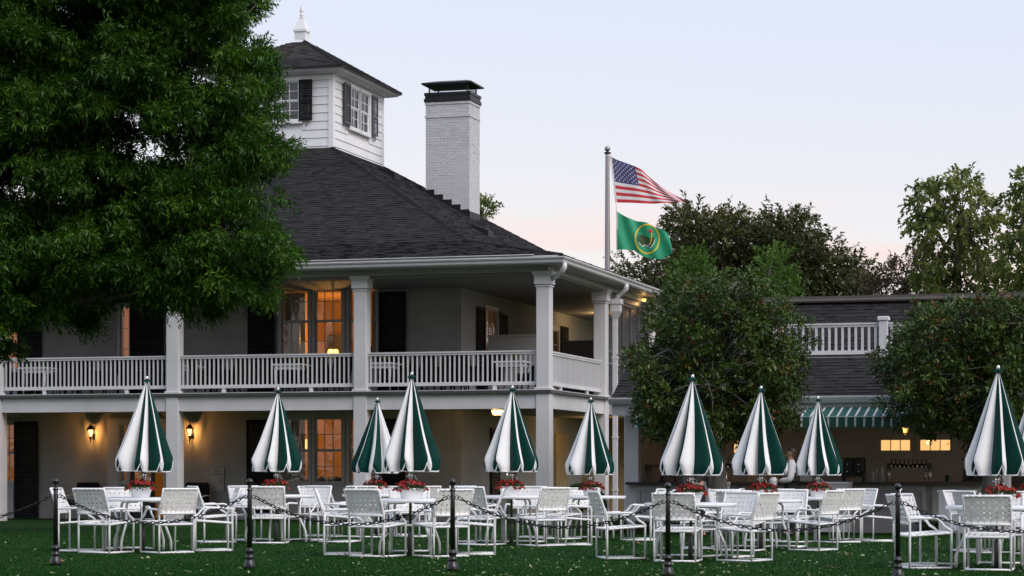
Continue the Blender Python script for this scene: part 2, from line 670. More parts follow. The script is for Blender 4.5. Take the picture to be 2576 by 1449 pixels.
# ------------------------------------------------------------------ frames of the two buildings
class Frame:
    """a runs left along a front, b runs away from the camera"""

    def __init__(s, cx, cy):
        s.cx, s.cy = cx, cy

    def a(s, px, b):
        r = (px - CX) / F
        return (s.cx + .28 * b - r * (s.cy + .96 * b)) / (.96 + .28 * r)

    def b(s, px, a):
        r = (px - CX) / F
        return (.96 * a - s.cx + r * (s.cy + .28 * a)) / (.28 - .96 * r)

    def Y(s, a, b):
        return s.cy + .28 * a + .96 * b

    def z(s, py, a, b):
        return zat(py, s.Y(a, b))

    def w(s, a, b, z=0):
        return (s.cx - .96 * a + .28 * b, s.cy + .28 * a + .96 * b, z)


ROTZ = math.atan2(-.28, .96)
CF = Frame(.78, 54.8)
WF = Frame(6.82, 48.3)


def lp(a, b, z):
    """building point in the local axes of its empty"""
    return (-a, b, z)


def wall_cells(u0, u1, z0, z1, ops):
    us = sorted({u0, u1, *[o[0] for o in ops], *[o[1] for o in ops]})
    us = [u for u in us if u0 <= u <= u1]
    out = []
    for i in range(len(us) - 1):
        m = (us[i] + us[i + 1]) / 2
        cut = sorted([(o[2], o[3]) for o in ops if o[0] < m < o[1]])
        z = z0
        for c0, c1 in cut:
            if c0 > z:
                out.append((us[i], us[i + 1], z, c0))
            z = c1
        if z < z1:
            out.append((us[i], us[i + 1], z, z1))
    return out


def window(parent, u0, u1, z0, z1, pl, side, cols, rows, paint='trim_paint', glass='glass', case=.09, sashes=2, depth=.06, sill=True, proud=.035):
    """double-hung window in a wall plane. side False: u = a, plane b = pl, faces -b. side True: u = b, plane a = pl, faces -a"""
    def P(u, q, z):
        return lp(u, pl + q, z) if not side else lp(pl + q, u, z)

    def bar(mb, ua, ub, qa, qb, za, zb):
        p, q = P(ua, qa, za), P(ub, qb, zb)
        mb.box(p[0], q[0], p[1], q[1], za, zb)
    f = MB()
    bar(f, u0 - case, u0, -proud, depth, z0 - case, z1 + case)
    bar(f, u1, u1 + case, -proud, depth, z0 - case, z1 + case)
    bar(f, u0, u1, -proud, depth, z1, z1 + case)
    bar(f, u0, u1, -proud - .02, depth, z0 - case, z0)
    w = f.build('window', paint, parent)
    zs = [z0 + (z1 - z0) * i / sashes for i in range(sashes + 1)]
    for s in range(sashes):
        m = MB()
        q0 = .005 + .022 * (s != sashes - 1)
        a0, a1, b0, b1 = u0, u1, zs[s], zs[s + 1]
        t = .035
        bar(m, a0, a0 + t, q0, q0 + .03, b0, b1)
        bar(m, a1 - t, a1, q0, q0 + .03, b0, b1)
        bar(m, a0 + t, a1 - t, q0, q0 + .03, b0, b0 + t)
        bar(m, a0 + t, a1 - t, q0, q0 + .03, b1 - t, b1)
        mw = .018
        pw = (a1 - a0 - 2 * t) / cols
        ph = (b1 - b0 - 2 * t) / rows
        for c in range(1, cols):
            bar(m, a0 + t + c * pw - mw / 2, a0 + t + c * pw + mw / 2, q0 + .003, q0 + .027, b0 + t, b1 - t)
        for r in range(1, rows):
            bar(m, a0 + t, a1 - t, q0 + .005, q0 + .025, b0 + t + r * ph - mw / 2, b0 + t + r * ph + mw / 2)
        m.build('sash', paint, w)
        for c in range(cols):
            for r in range(rows):
                g = MB()
                j = R.uniform(-.004, .004)
                k = R.uniform(-.003, .003)
                ua, ub = a0 + t + c * pw, a0 + t + (c + 1) * pw
                za, zb = b0 + t + r * ph, b0 + t + (r + 1) * ph
                g.add([P(ua, q0 + .015 + j, za), P(ub, q0 + .015 - j, za), P(ub, q0 + .015 - j + k, zb), P(ua, q0 + .015 + j + k, zb)], [(0, 1, 2, 3)])
                g.build('pane', glass, w)
    return w


def shutter(parent, u0, u1, z0, z1, pl, side, paint='shutter_black', off=.05, swing=0.):
    """louvred shutter; the louvres are one joined part"""
    def P(u, q, z):
        q += swing * (u - u0)
        return lp(u, pl - off + q, z) if not side else lp(pl - off + q, u, z)

    def bar(mb, ua, ub, qa, qb, za, zb):
        mb.hexa([P(ua, qa, za), P(ub, qa, za), P(ub, qb, za), P(ua, qb, za), P(ua, qa, zb), P(ub, qa, zb), P(ub, qb, zb), P(ua, qb, zb)])
    m = MB()
    t = .055
    mid = z0 + (z1 - z0) * .46
    bar(m, u0, u0 + t, -.018, .018, z0, z1)
    bar(m, u1 - t, u1, -.018, .018, z0, z1)
    for za, zb in ((z0, z0 + .09), (mid - .04, mid + .04), (z1 - .08, z1)):
        bar(m, u0 + t, u1 - t, -.018, .018, za, zb)
    s = m.build('shutter', paint, parent)
    l = MB()
    for za, zb in ((z0 + .09, mid - .04), (mid + .04, z1 - .08)):
        n = max(2, int((zb - za) / .05))
        for i in range(n):
            z = za + (zb - za) * (i + .5) / n
            l.add([P(u0 + t, -.014, z - .02), P(u1 - t, -.014, z - .02), P(u1 - t, .012, z + .02), P(u0 + t, .012, z + .02)], [(0, 1, 2, 3)])
    o = l.build('louver', paint, s)
    o['kind'] = 'stuff'
    return s


def shingle_area(parent, o, e, s, n, q0, q1, lim, expo=.135, single=0, mats=('shingle', 'shingle_single'), single_ok=None, tabs=(.10, .27)):
    """courses of roof shingles. o origin, e along the eave, s up the slope, n normal (Vectors); lim(q) -> (x0, x1)"""
    mb = MB()
    cnt = 0
    rr = random.Random(len(mats[0]) + int(q1 * 100))
    nq = int((q1 - q0) / expo)
    for i in range(nq):
        q = q0 + (q1 - q0) * i / nq
        qn = q0 + (q1 - q0) * (i + 1) / nq
        x0, x1 = lim(q)
        x = x0 - rr.random() * .15
        while x < x1:
            w = rr.uniform(*tabs)
            xa, xb = max(x, x0), min(x + w - .004, x1)
            x += w
            if xb - xa < .02:
                continue
            th = rr.choice((.010, .010, .020))
            dq = rr.choice((0, 0, .012))
            a = o + e * xa + s * (q - dq)
            b = o + e * xb + s * (q - dq)
            c = o + e * xb + s * (qn + .01)
            d = o + e * xa + s * (qn + .01)
            up = n * th
            lo = n * .002
            vs = [a + up, b + up, c + lo, d + lo, a, b]
            fs = [(0, 1, 2, 3), (4, 5, 1, 0), (4, 0, 3), (5, 2, 1)]
            t = rr.random()
            if cnt < single and (single_ok is None or single_ok(xa, q)):
                cnt += 1
                one = MB()
                one.add(vs, fs)
                one.build('shingle', mats[1], parent)
            else:
                mb.add(vs, fs, 0, t)
    r = mb.build('shingles', mats[0], parent, 'stuff')
    return r


def hip_caps(parent, pts, mat_='shingle_single', w=.15, step=.15):
    """overlapping cap shingles down a hip, one object each; pts from low to high, with the two side directions"""
    n = 0
    for (p, q, e1, e2) in pts:
        L = (q - p).length
        d = (q - p) / L
        k = int(L / step)
        for i in range(k):
            a = p + d * (L * i / k)
            b = p + d * (L * i / k + step * 1.5)
            up = Vector((0, 0, .022))
            mb = MB()
            mb.add([a + e1 * w + up, a + up * 1.9, a + e2 * w + up, b + e1 * w + up * .5, b + up * 1.2, b + e2 * w + up * .5, a + e1 * w, a + up * .4, a + e2 * w], [(0, 1, 4, 3), (1, 2, 5, 4), (6, 7, 1, 0), (7, 8, 2, 1)])
            mb.build('hip_shingle', mat_, parent)
            n += 1
    return n


def rail(parent, p0, p1, zb, zt, gap=.118, post_every=None, bw=.035, name='railing', foot=True):
    """white balustrade between two local points (x, y)"""
    p0, p1 = Vector((*p0, 0)), Vector((*p1, 0))
    d = (p1 - p0)
    L = d.length
    d /= L
    n = Vector((-d.y, d.x, 0))

    def bar(mb, s0, s1, q0, q1, z0, z1):
        c = [p0 + d * s + n * q for s, q in ((s0, q0), (s1, q0), (s1, q1), (s0, q1))]
        mb.hexa([(v.x, v.y, z0) for v in c] + [(v.x, v.y, z1) for v in c])
    m = MB()
    bar(m, 0, L, -.055, .055, zt - .035, zt)
    bar(m, 0, L, -.035, .035, zt - .085, zt - .035)
    bar(m, 0, L, -.04, .04, zb, zb + .085)
    if foot:
        k = max(1, round(L / 2.6))
        for i in range(k):
            s = L * (i + .5) / k
            bar(m, s - .045, s + .045, -.03, .03, zb - .11, zb)
    r = m.build(name, 'white_paint', parent)
    k = int(L / gap)
    bm = MB()
    bm.box(-bw / 2, bw / 2, -bw / 2, bw / 2, 0, zt - .085 - zb - .085)
    me = bm.mesh('baluster', ['white_paint'])
    for i in range(k):
        v = p0 + d * (L * (i + .5) / k)
        b = link('baluster', me, r)
        b.location = (v.x, v.y, zb + .085)
        b.rotation_euler = (0, 0, math.atan2(d.y, d.x))
    return r


LAMPS = []


def point_lamp(parent, loc, energy, col=(1, .55, .2), size=.04):
    l = bpy.data.lights.new('lamp_light', 'POINT')
    l.energy = energy
    l.color = col
    l.shadow_soft_size = size
    o = bpy.data.objects.new('lamp_light', l)
    COL.objects.link(o)
    o.parent = parent
    o.location = loc
    return o


def wall_lantern(parent, a, z, pl):
    x, y, zz = lp(a, pl - .20, z)
    m = MB()
    # roof, cage posts, bottom, tail, arm and plate
    m.lathe([(.012, .20), (.02, .18), (.012, .165), (.05, .145), (.085, .10), (.105, .055), (.112, .05), (.112, .042), (.09, .04)], 12, 0, (x, y, zz))
    for k in range(6):
        t = 2 * PI * k / 6
        m.tube([(x + .088 * math.cos(t), y + .088 * math.sin(t), zz + .045), (x + .048 * math.cos(t), y + .048 * math.sin(t), zz - .15)], .006, 4)
    m.lathe([(.05, -.15), (.055, -.17), (.03, -.19), (.018, -.22), (.022, -.25), (.008, -.30), (.004, -.36)], 10, 0, (x, y, zz))
    m.tube([(x, y, zz - .20), (x, y + .08, zz - .22), (x, y + .15, zz - .19), (x, y + .2, zz - .16)], .012, 6)
    m.box(x - .04, x + .04, y + .17, y + .20, zz - .22, zz - .06)
    o = m.build('wall_lantern', 'black_metal', parent)
    b = MB()
    b.lathe([(.02, -.13), (.035, -.11), (.052, .02), (.05, .035)], 10, 0, (x, y, zz))
    b.build('lantern_glass', 'bulb_glow', o)
    return point_lamp(o, (x, y - .0, zz - .06), 105, (1, .42, .10), .05)


def H(z):
    return z + E


def build_clubhouse():
    T = thing('clubhouse', 'white two-storey clubhouse with a double porch, dark hip roof, cupola and chimney', 'building', CF.w(0, 0), ROTZ)
    w = 3.07
    AL, BB = 21.6, 22.4
    zc, zl = H(4.72), H(1.97)
    # ---- window openings measured along the wall
    fa = lambda px: CF.a(px, w)

    def fz(py, px):
        return CF.z(py, fa(px), w)
    units = [(708, 776), (792.6, 861), (879, 947)]
    up0, up1 = fz(907, 830), fz(708, 830)
    lo0, lo1 = fz(1214, 830), fz(1052, 830)
    ops = []
    wins = []
    for x0, x1 in units:
        for z0, z1 in ((up0, up1), (lo0, lo1)):
            ops.append((fa(x1), fa(x0), z0, z1))
            wins.append((fa(x1), fa(x0), z0, z1, 3, 2))
    # doors and windows farther left
    side_hi = (fa(327), fa(303), H(2.15), H(4.45))
    far_hi = (fa(45), fa(15), H(2.2), H(4.45))
    far_hi2 = (fa(5), fa(-60), H(2.2), H(4.45))
    far_lo = (fa(37), fa(8), fz(1212, 20), fz(1066, 20))
    far_lo2 = (fa(-2), fa(-60), fz(1212, 20), fz(1066, 20))
    door_lo = (fa(412), fa(326), -.2, H(1.30))
    sl_lo = (fa(320), fa(304), fz(1212, 310), fz(1068, 310))
    for o in (side_hi, far_hi, far_hi2, far_lo, far_lo2, door_lo, sl_lo):
        ops.append(o)
    m = MB()
    for c in wall_cells(w, AL - w, -.4, H(4.95), ops):
        m.box(-c[0], -c[1], w, w + .22, c[2], c[3])
    m.build('front_wall', 'stucco', T)
    # side wall
    sb = lambda px: CF.b(px, w)
    s_ops = [(5.2, 6.3, H(2.45), H(4.35)), (11.3, 12.6, H(2.45), H(4.2)), (7.2, 8.2, -.2, H(1.05))]
    m = MB()
    for c in wall_cells(w + .22, BB - w, -.4, H(4.95), s_ops):
        m.box(-w, -(w + .22), c[0], c[1], c[2], c[3])
    m.build('side_wall', 'stucco', T)
    # narrow corner board
    m = MB()
    m.box(-w + .012, -w - .20, w - .02, w + .01, H(1.98), H(4.72))
    m.box(-w + .012, -w - .20, w - .02, w + .01, -.3, H(1.55))
    m.build('corner_board', 'stucco', T)
    # room behind the windows
    m = MB()
    y0, y1 = w + .25, w + 4
    m.box(-4, -AL + 3, y1, y1 + .1, .0, H(4.9))
    m.box(-4, -AL + 3, y0, y1, H(1.6), H(2.0))
    m.box(-4, -AL + 3, y0, y1, H(4.72), H(4.85))
    m.box(-4, -AL + 3, y0, y1, -.4, -.2)
    for a in (3.5, 8.05, 12.1, 17.5):
        m.box(-a, -a - .1, y0, y1, -.2, H(4.8))
    m.build('inside_room', 'room_wall_glow', T)
    m = MB()
    m.box(-w - .6, -w - 3.4, 4.2, 14, H(1.97), H(2.0))
    m.box(-w - 3.3, -w - 3.4, 4.2, 14, -.2, H(4.8))
    m.build('inside_room', 'side_room_glow', T)
    # furniture seen through the panes
    m = MB()
    for px, zb, zt, q in ((858, 2.9, 3.75, 2.6), (900, 2.6, 3.4, 2.2)):
        a = CF.a(px, w + q)
        m.box(-a - .4, -a + .4, w + q, w + q + .05, H(zb), H(zt))
    for px, q, zz in ((770, 1.2, 2.0), (800, 1.5, 2.0), (838, 1.3, 2.0), (880, 1.4, 2.0), (800, 1.2, -1.2), (850, 1.5, -1.2)):
        a = CF.a(px, w + q)
        m.lathe([(.28, 0), (.30, .5), (.34, .9), (.30, 1.05), (.12, 1.1)], 12, 0, (-a, w + q, H(zz)))
    m.build('inside_furniture', 'frame_dark', T, 'stuff')
    for px, q, zz in ((838, 1.9, 3.05), (906, 2.0, 3.15), (762, 1.2, .62)):
        a = CF.a(px, w + q)
        m = MB()
        m.lathe([(.20, 0), (.13, .26)], 14, 0, (-a, w + q, H(zz)))
        m.tube([(-a, w + q, H(zz)), (-a, w + q, H(zz) - .45)], .03, 8)
        m.build('inside_lamp', 'shade_glow', T)
    for px, q, zz, en in ((838, 1.5, 3.6, 55), (720, 2.2, 4.2, 20), (760, 1.6, 1.0, 34), (880, 2.4, 1.1, 16), (30, 2.0, 3.6, 34), (315, 1.5, 3.5, 26), (20, 2.0, .8, 5), (360, 2.0, .9, 14)):
        point_lamp(T, (-CF.a(px, w + q), w + q, H(zz)), en, (1, .50, .13))
    for z0, z1 in ((up0 - .4, up1 + .1), (lo0 - .4, lo1 + .1)):
        for xa, xb in ((705, 757), (926, 955)):
            a0, a1 = fa(xb), fa(xa)
            n = 30
            pts = [(-a0 - (a1 - a0) * i / n, w + .30 + .03 * math.sin(i * 1.9), z0) for i in range(n + 1)]
            m = MB()
            m.rings([pts, [(p[0], p[1], z1) for p in pts]], 0, False, True, False)
            m.build('curtain', 'curtain', T)
    for a0, a1, z0, z1, c, r in wins:
        window(T, a0, a1, z0, z1, w, False, c, r, case=.085)
    for o, c, r, s in ((side_hi, 1, 4, 1), (far_hi, 2, 2, 2), (far_hi2, 2, 2, 2), (far_lo, 2, 2, 2), (far_lo2, 2, 2, 2), (sl_lo, 1, 4, 1)):
        window(T, *o[:2], *o[2:], w, False, c, r, sashes=s, case=.08)
    # panels below the tall windows
    for xa, xb in ((702, 953), (-60, 45)):
        for zb, zt in ((H(-1.3), lo0 - .09), (H(1.98), up0 - .09)):
            m = MB()
            m.box(-fa(xb), -fa(xa), w - .03, w, zb, zt)
            m.box(-fa(xb) - .12, -fa(xa) + .12, w - .045, w - .03, zb + .15, zt - .08)
            m.build('window_panel', 'trim_paint', T)
        m = MB()
        m.box(-fa(xb) - .0, -fa(xa), w - .05, w, lo1 + .09, lo1 + .18)
        m.build('window_head', 'trim_paint', T)
    # lower door
    m = MB()
    m.box(-door_lo[0] + .1, -door_lo[0], w - .04, w + .05, -.2, door_lo[3] + .1)
    m.box(-fa(300), -fa(272), w - .05, w, -.2, door_lo[3] + .1)
    m.box(-door_lo[0] + .1, -fa(272), w - .06, w, door_lo[3], door_lo[3] + .14)
    m.build('door_case', 'trim_paint', T)
    m = MB()
    a0, a1 = fa(386), fa(326)
    m.box(-a0, -a0 - .10, w + .05, w + .10, -.15, door_lo[3])
    m.box(-a1 + .10, -a1, w + .05, w + .10, -.15, door_lo[3])
    m.box(-a0, -a1, w + .05, w + .10, -.15, .85)
    for z in (1.25, 1.7, 2.15, 2.4):
        m.box(-a0, -a1, w + .055, w + .095, z - .02, z + .02)
    m.box(-(a0 + a1) / 2 - .02, -(a0 + a1) / 2 + .02, w + .055, w + .095, .8, door_lo[3])
    d = m.build('door', 'frame_dark', T)
    g = MB()
    g.add([(-a0 - .08, w + .08, .85), (-a1 + .08, w + .08, .85), (-a1 + .08, w + .08, door_lo[3]), (-a0 - .08, w + .08, door_lo[3])], [(0, 1, 2, 3)])
    g.build('pane', 'glass', d)
    # ---- shutters
    for x0, x1, z0, z1 in ((625, 692, 2.0, 4.66), (954, 1022, 2.0, 4.66), (622, 690, -1.3, 1.38), (953, 1020, -1.3, 1.38), (329, 413, 2.0, 4.6), (47, 105, 2.0, 4.6), (38, 97, -1.3, 1.38)):
        shutter(T, fa(x1), fa(x0), H(z0), H(z1), w, False)
    window(T, *s_ops[0], w, True, 3, 2)
    window(T, *s_ops[1], w, True, 3, 2)
    for b0, b1 in ((4.35, 5.05), (6.45, 7.15), (10.3, 11.1), (12.8, 13.6)):
        shutter(T, b0, b1, H(2.0), H(4.35), w, True)
    shutter(T, 5.6, 6.4, -.1, H(1.2), w, True)
    # lit hall door at the back of the lower porch
    m = MB()
    m.box(-w + .01, -w + .06, 12.2, 13.6, -.3, H(1.15))
    m.build('door', 'hall_wall', T)
    # ---- floors, beams, ceilings
    m = MB()
    m.box(.22, -AL, -.22, w, zl - .07, zl)
    m.box(.22, -w, w, 20, zl - .07, zl)
    m.build('balcony_floor', 'porch_floor', T)
    m = MB()
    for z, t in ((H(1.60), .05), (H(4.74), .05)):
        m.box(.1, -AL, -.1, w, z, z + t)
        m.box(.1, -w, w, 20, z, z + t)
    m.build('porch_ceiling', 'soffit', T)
    # columns
    ca = [0, 4.644, 9.646, 14.6, 19.6]
    cb = [5.585, 11.2]
    spots = [(a, 0) for a in ca] + [(0, b) for b in cb]
    hw = .17
    for a, b in spots:
        m = MB()
        m.cbox(-a - hw, -a + hw, b - hw, b + hw, -.4, H(1.92), .012)
        m.cbox(-a - hw - .03, -a + hw + .03, b - hw - .03, b + hw + .03, H(1.92), H(2.03), .01)
        m.cbox(-a - hw + .005, -a + hw - .005, b - hw + .005, b + hw - .005, H(2.03), zc, .012)
        for k, (o, z0, z1) in enumerate(((.015, 4.44, 4.47), (.03, 4.66, 4.70), (.055, 4.70, 4.75), (.08, 4.75, 4.80), (.035, 4.50, 4.66))):
            m.box(-a - hw - o, -a + hw + o, b - hw - o, b + hw + o, H(z0), H(z1))
        m.build('column', 'white_paint', T)
    # edge beam of the balcony between the columns, with its ledge
    def edge(p0, p1, side):
        m = MB()
        if not side:
            m.box(-p1, -p0, -.13, .10, H(1.53), H(1.90))
            m.box(-p1, -p0, -.17, .14, H(1.90), H(1.95))
            m.box(-p1, -p0, -.21, .16, H(1.95), H(1.985))
        else:
            m.box(-.10, .13, p0, p1, H(1.53), H(1.90))
            m.box(-.14, .17, p0, p1, H(1.90), H(1.95))
            m.box(-.16, .21, p0, p1, H(1.95), H(1.985))
        m.build('balcony_beam', 'white_paint', T)
    for i in range(4):
        edge(ca[i] + hw, ca[i + 1] - hw, False)
        rail(T, (-ca[i + 1] + hw, 0), (-ca[i] - hw, 0), H(2.10), H(2.93))
    for b0, b1 in ((0, cb[0]), (cb[0], cb[1]), (cb[1], 18)):
        edge(b0 + hw, b1 - hw, True)
        if b1 < 12:
            rail(T, (0, b0 + hw), (0, b1 - hw), H(2.10), H(2.93))
    # frieze under the eaves
    m = MB()
    m.box(.12, -AL, -.12, .12, H(4.80), H(5.0))
    m.box(-.12, .12, .12, 20, H(4.80), H(5.0))
    m.build('frieze', 'trim_paint', T)
    m = MB()
    m.box(.55, -AL, -.55, .2, H(4.94), H(4.97))
    m.box(-.2, .55, .2, 20, H(4.94), H(4.97))
    m.build('eave_soffit', 'trim_paint', T)
    # gutters: an ogee profile swept along both eaves
    prof = [(-.02, 5.11), (-.02, 4.955), (.05, 4.955), (.075, 4.985), (.085, 5.03), (.115, 5.06), (.13, 5.085), (.13, 5.11), (.115, 5.11), (.11, 5.07)]
    m = MB()
    rings = []
    for corner in ((AL, -.55, 0, -1), (-.55, -.55, 1, -1), (-.55, BB, 1, 0)):
        a, b, sx, sy = corner
        rings.append([(-(a) + q * sx, b + q * sy, H(z)) for q, z in prof])
    m.rings(rings, 0, True)
    m.build('gutter', 'gutter_paint', T)
    # down pipes
    m = MB()
    m.tube([(.60, -.42, H(4.97)), (.60, -.42, H(4.86)), (.52, -.36, H(4.76)), (.32, -.12, H(4.68)), (.19, -.02, H(4.64))], .065, 10)
    m.build('gutter_elbow', 'gutter_paint', T)
    b = CF.b(1545, -.25)
    m = MB()
    m.tube([(.60, b - .1, H(4.97)), (.60, b - .1, H(4.85)), (.50, b - .05, H(4.75)), (.34, b, H(4.66)), (.30, b, H(4.58))], .065, 10)
    m.box(.14, .46, b - .16, b + .16, H(4.45), H(4.58))
    m.box(.17, .43, b - .13, b + .13, H(4.25), H(4.45))
    m.hexa([(.22, b - .06, H(4.05)), (.34, b - .06, H(4.05)), (.34, b + .06, H(4.05)), (.22, b + .06, H(4.05)), (.17, b - .13, H(4.25)), (.43, b - .13, H(4.25)), (.43, b + .13, H(4.25)), (.17, b + .13, H(4.25))])
    m.box(.22, .34, b - .055, b + .055, -.3, H(4.05))
    for z in (3.0, .9, -.5):
        m.box(.205, .355, b - .07, b + .07, H(z), H(z) + .05)
    m.build('downpipe', 'gutter_paint', T)
    # louvred screens closing the side porch beyond the second column
    for i in range(6):
        b0 = cb[0] + .35 + i * .93
        shutter(T, b0, b0 + .9, H(2.0), H(4.62), -.05, True, 'louver_grey', off=0)
    m = MB()
    m.box(-.02, .10, cb[0] + .3, 11.2, H(4.62), H(4.80))
    m.build('screen_head', 'louver_grey', T)
    m = MB()
    bl = CF.b(1592, .1)
    m.lathe([(.06, 0), (.07, -.05), (.03, -.08)], 10, 0, (.22, bl, H(4.86)))
    o = m.build('soffit_light', 'bulb_soft', T)
    point_lamp(o, (.22, bl, H(4.72)), 1.5)
    # low white screens on the balcony
    m = MB()
    a0, a1 = CF.a(1228, 4.6), CF.a(1372, 4.6)
    m.box(-a0, -a1, 4.6, 4.66, H(2.0), H(3.55))
    m.box(-a0 - .02, -a1 + .02, 4.58, 4.68, H(3.55), H(3.6))
    m.build('balcony_screen', 'panel_white', T)
    m = MB()
    a0, a1 = CF.a(1414, 10.5), CF.a(1500, 10.5)
    m.box(-a0, -a1, 10.5, 10.56, H(2.0), H(3.72))
    m.box(-a0 - .02, -a1 + .02, 10.48, 10.58, H(3.72), H(3.77))
    m.build('balcony_screen', 'panel_white', T)
    # end wall that closes the lower hall
    m = MB()
    m.box(-2.6, -w, 15.5, 15.6, -.4, H(1.6))
    m.box(0, -w, 18, 18.1, -.4, H(4.8))
    m.build('hall_wall', 'hall_wall', T)
    # lamps
    for px, py in ((228, 1085), (477, 1083)):
        b = w - .2
        a = CF.a(px, b)
        wall_lantern(T, a, CF.z(py, a, b), w)
    m = MB()
    b = 1.9
    a = CF.a(1254, b)
    z = CF.z(1036, a, b)
    m.box(-a - .19, -a + .19, b - .19, b + .19, z + .05, z + .075)
    for sx in (-1, 1):
        for sy in (-1, 1):
            m.tube([(-a + sx * .16, b + sy * .16, z + .05), (-a + sx * .12, b + sy * .12, z - .08)], .008, 4)
    m.box(-a - .125, -a + .125, b - .125, b + .125, z - .095, z - .08)
    m.lathe([(.05, .075), (.03, .16)], 8, 0, (-a, b, z))
    o = m.build('ceiling_lantern', 'black_metal', T)
    g = MB()
    g.hexa([(-a - .105, b - .105, z - .075), (-a + .105, b - .105, z - .075), (-a + .105, b + .105, z - .075), (-a - .105, b + .105, z - .075), (-a - .14, b - .14, z + .04), (-a + .14, b - .14, z + .04), (-a + .14, b + .14, z + .04), (-a - .14, b + .14, z + .04)])
    g.build('lantern_glass', 'bulb_glow', o)
    point_lamp(o, (-a, b - .3, z - .12), 14)
    # warm light from the hall at the back of the side porch, above and below
    point_lamp(T, (-1.6, 11.5, H(1.35)), 22)
    point_lamp(T, (-1.9, 13.2, H(4.45)), 20, (1, .62, .25))

    # ---- main roof
    zb, zk, zt = H(5.15), H(5.90), H(9.33)
    tk, tt = 2.755, 8.73
    ov = -.6
    m = MB()
    a2, b2 = 12.3, 13.03                       # far corners of the cupola
    def ring(t, z):
        return [lp(t, t, z), lp(a2 + tt - t, t, z), lp(a2 + tt - t, b2 + tt - t, z), lp(t, b2 + tt - t, z)]
    m.rings([ring(ov, zb - .03), ring(tk, zk - .03), ring(tt, zt - .03)], 0, False)
    m.rings([ring(ov - .0, zb - .12), ring(ov, zb - .03)], 0, False)
    roof = m.build('roof', 'roof_felt', T)
    V = Vector
    # front face: lower porch slope and main slope
    def face(orig, e, out, t0, z0, t1, z1, limf, **kw):
        run = t1 - t0
        s = (V((-out.x * run, -out.y * run, z1 - z0)))
        L = s.length
        s /= L
        n = s.cross(e) if s.cross(e).z > 0 else e.cross(s)
        return shingle_area(roof, orig, e, s, n.normalized(), 0, L, lambda q: limf(t0 + run * q / L), **kw)
    ef, of = V((-1, 0, 0)), V((0, -1, 0))       # along the front towards the left, outwards
    AV = 19.0
    face(V(lp(0, ov, zb)), ef, of, ov, zb, tk, zk, lambda t: (t, AV))
    cap = [0]
    face(V(lp(0, tk, zk)), ef, of, tk, zk, tt, zt, lambda t: (t, min(AV, a2 + tt - t)), single=200, single_ok=lambda x, q: x < 9.5 and q > 1.4)
    er, orr = V((0, 1, 0)), V((1, 0, 0))        # right face
    face(V(lp(ov, 0, zb)), er, orr, ov, zb, tk, zk, lambda t: (t, b2 + tt - t))
    face(V(lp(tk, 0, zk)), er, orr, tk, zk, tt, zt, lambda t: (t, b2 + tt - t))
    e1, e2 = V((-.97, .0, .12)), V((0, .97, .12))
    e1m, e2m = V((-.9, 0, .0)), V((0, .9, .0))
    hip_caps(roof, [(V(lp(ov, ov, zb)), V(lp(tk, tk, zk)), e1m, e2m), (V(lp(tk, tk, zk)), V(lp(tt, tt, zt)), e1m, e2m)])
    hip_caps(roof, [(V(lp(tk, b2 + tt - tk, zk)), V(lp(tt, b2, zt)), V((0, -.9, 0)), V((-.9, 0, 0)))], step=.3)
    # white drip edge lying on the eave
    m = MB()
    m.box(.50, -AL, -.62, -.56, H(5.12), H(5.14))
    m.box(-.1, -9, -.66, -.56, H(5.155), H(5.175))
    m.build('drip_edge', 'gutter_paint', roof)

    def roofpt(px, py):
        """point of the right main slope seen at a place of the photograph"""
        best = None
        for i in range(600):
            b = 3 + i * .02
            a = CF.a(px, b)
            z = zk + (zt - zk) / (tt - tk) * (a - tk)
            e = abs(CF.z(py, a, b) - z)
            if best is None or e < best[0]:
                best = (e, a, b, z)
        return best[1:]
    for px, py in ((978, 440), (1212, 585)):
        a, b, z = roofpt(px, py)
        m = MB()
        k = (zt - zk) / (tt - tk)
        c = [(a + .25, b - .2), (a - .25, b - .2), (a - .25, b + .3), (a + .25, b + .3)]
        m.hexa([lp(x, y, z + k * (x - a) - .02) for x, y in c] + [lp(x, y, z + k * (x - a) * .7 + .14) for x, y in c])
        m.build('roof_vent', 'black_metal', roof)

    # ---- cupola
    z0, z1 = H(8.9), H(11.42)
    m = MB()
    m.box(-tt - .02, -a2 + .02, tt + .02, b2 - .02, z0, z1 + .1)
    cup = m.build('cupola', 'cupola_paint', T)
    ka, kb = CF.a(752, tt), CF.a(660, tt)
    # siding boards, clear of the window openings
    fw = (CF.a(752, tt) - .02, CF.a(665, tt) + .02, H(10.15), H(11.27))
    rb0, rb1 = CF.b(877, tt), CF.b(924, tt)
    rw = (rb0, rb1, H(10.12), H(11.27))
    nb = 10
    for side in (False, True):
        lo, hi = (tt + .11, a2 - .1) if not side else (tt + .11, b2 - .11)
        op = fw if not side else rw
        bw_ = (z1 - z0 - .12) / nb
        for i in range(nb):
            za, zb_ = z0 + i * bw_, z0 + (i + 1) * bw_ - .004
            segs = [(lo, hi)]
            if zb_ > op[2] - .1 and za < op[3] + .1:
                segs = [(lo, op[0] - .1), (op[1] + .1, hi)]
            for s0, s1 in segs:
                if s1 - s0 < .05:
                    continue
                m = MB()
                if not side:
                    q = [(-s0, tt - .028), (-s1, tt - .028), (-s1, tt + .03), (-s0, tt + .03)]
                    r = [(-s0, tt - .008), (-s1, tt - .008), (-s1, tt + .03), (-s0, tt + .03)]
                else:
                    q = [(-tt + .028, s0), (-tt + .028, s1), (-tt - .03, s1), (-tt - .03, s0)]
                    r = [(-tt + .008, s0), (-tt + .008, s1), (-tt - .03, s1), (-tt - .03, s0)]
                m.hexa([(x, y, za) for x, y in q] + [(x, y, zb_) for x, y in r])
                m.build('siding_board', 'cupola_paint', cup)
    m = MB()
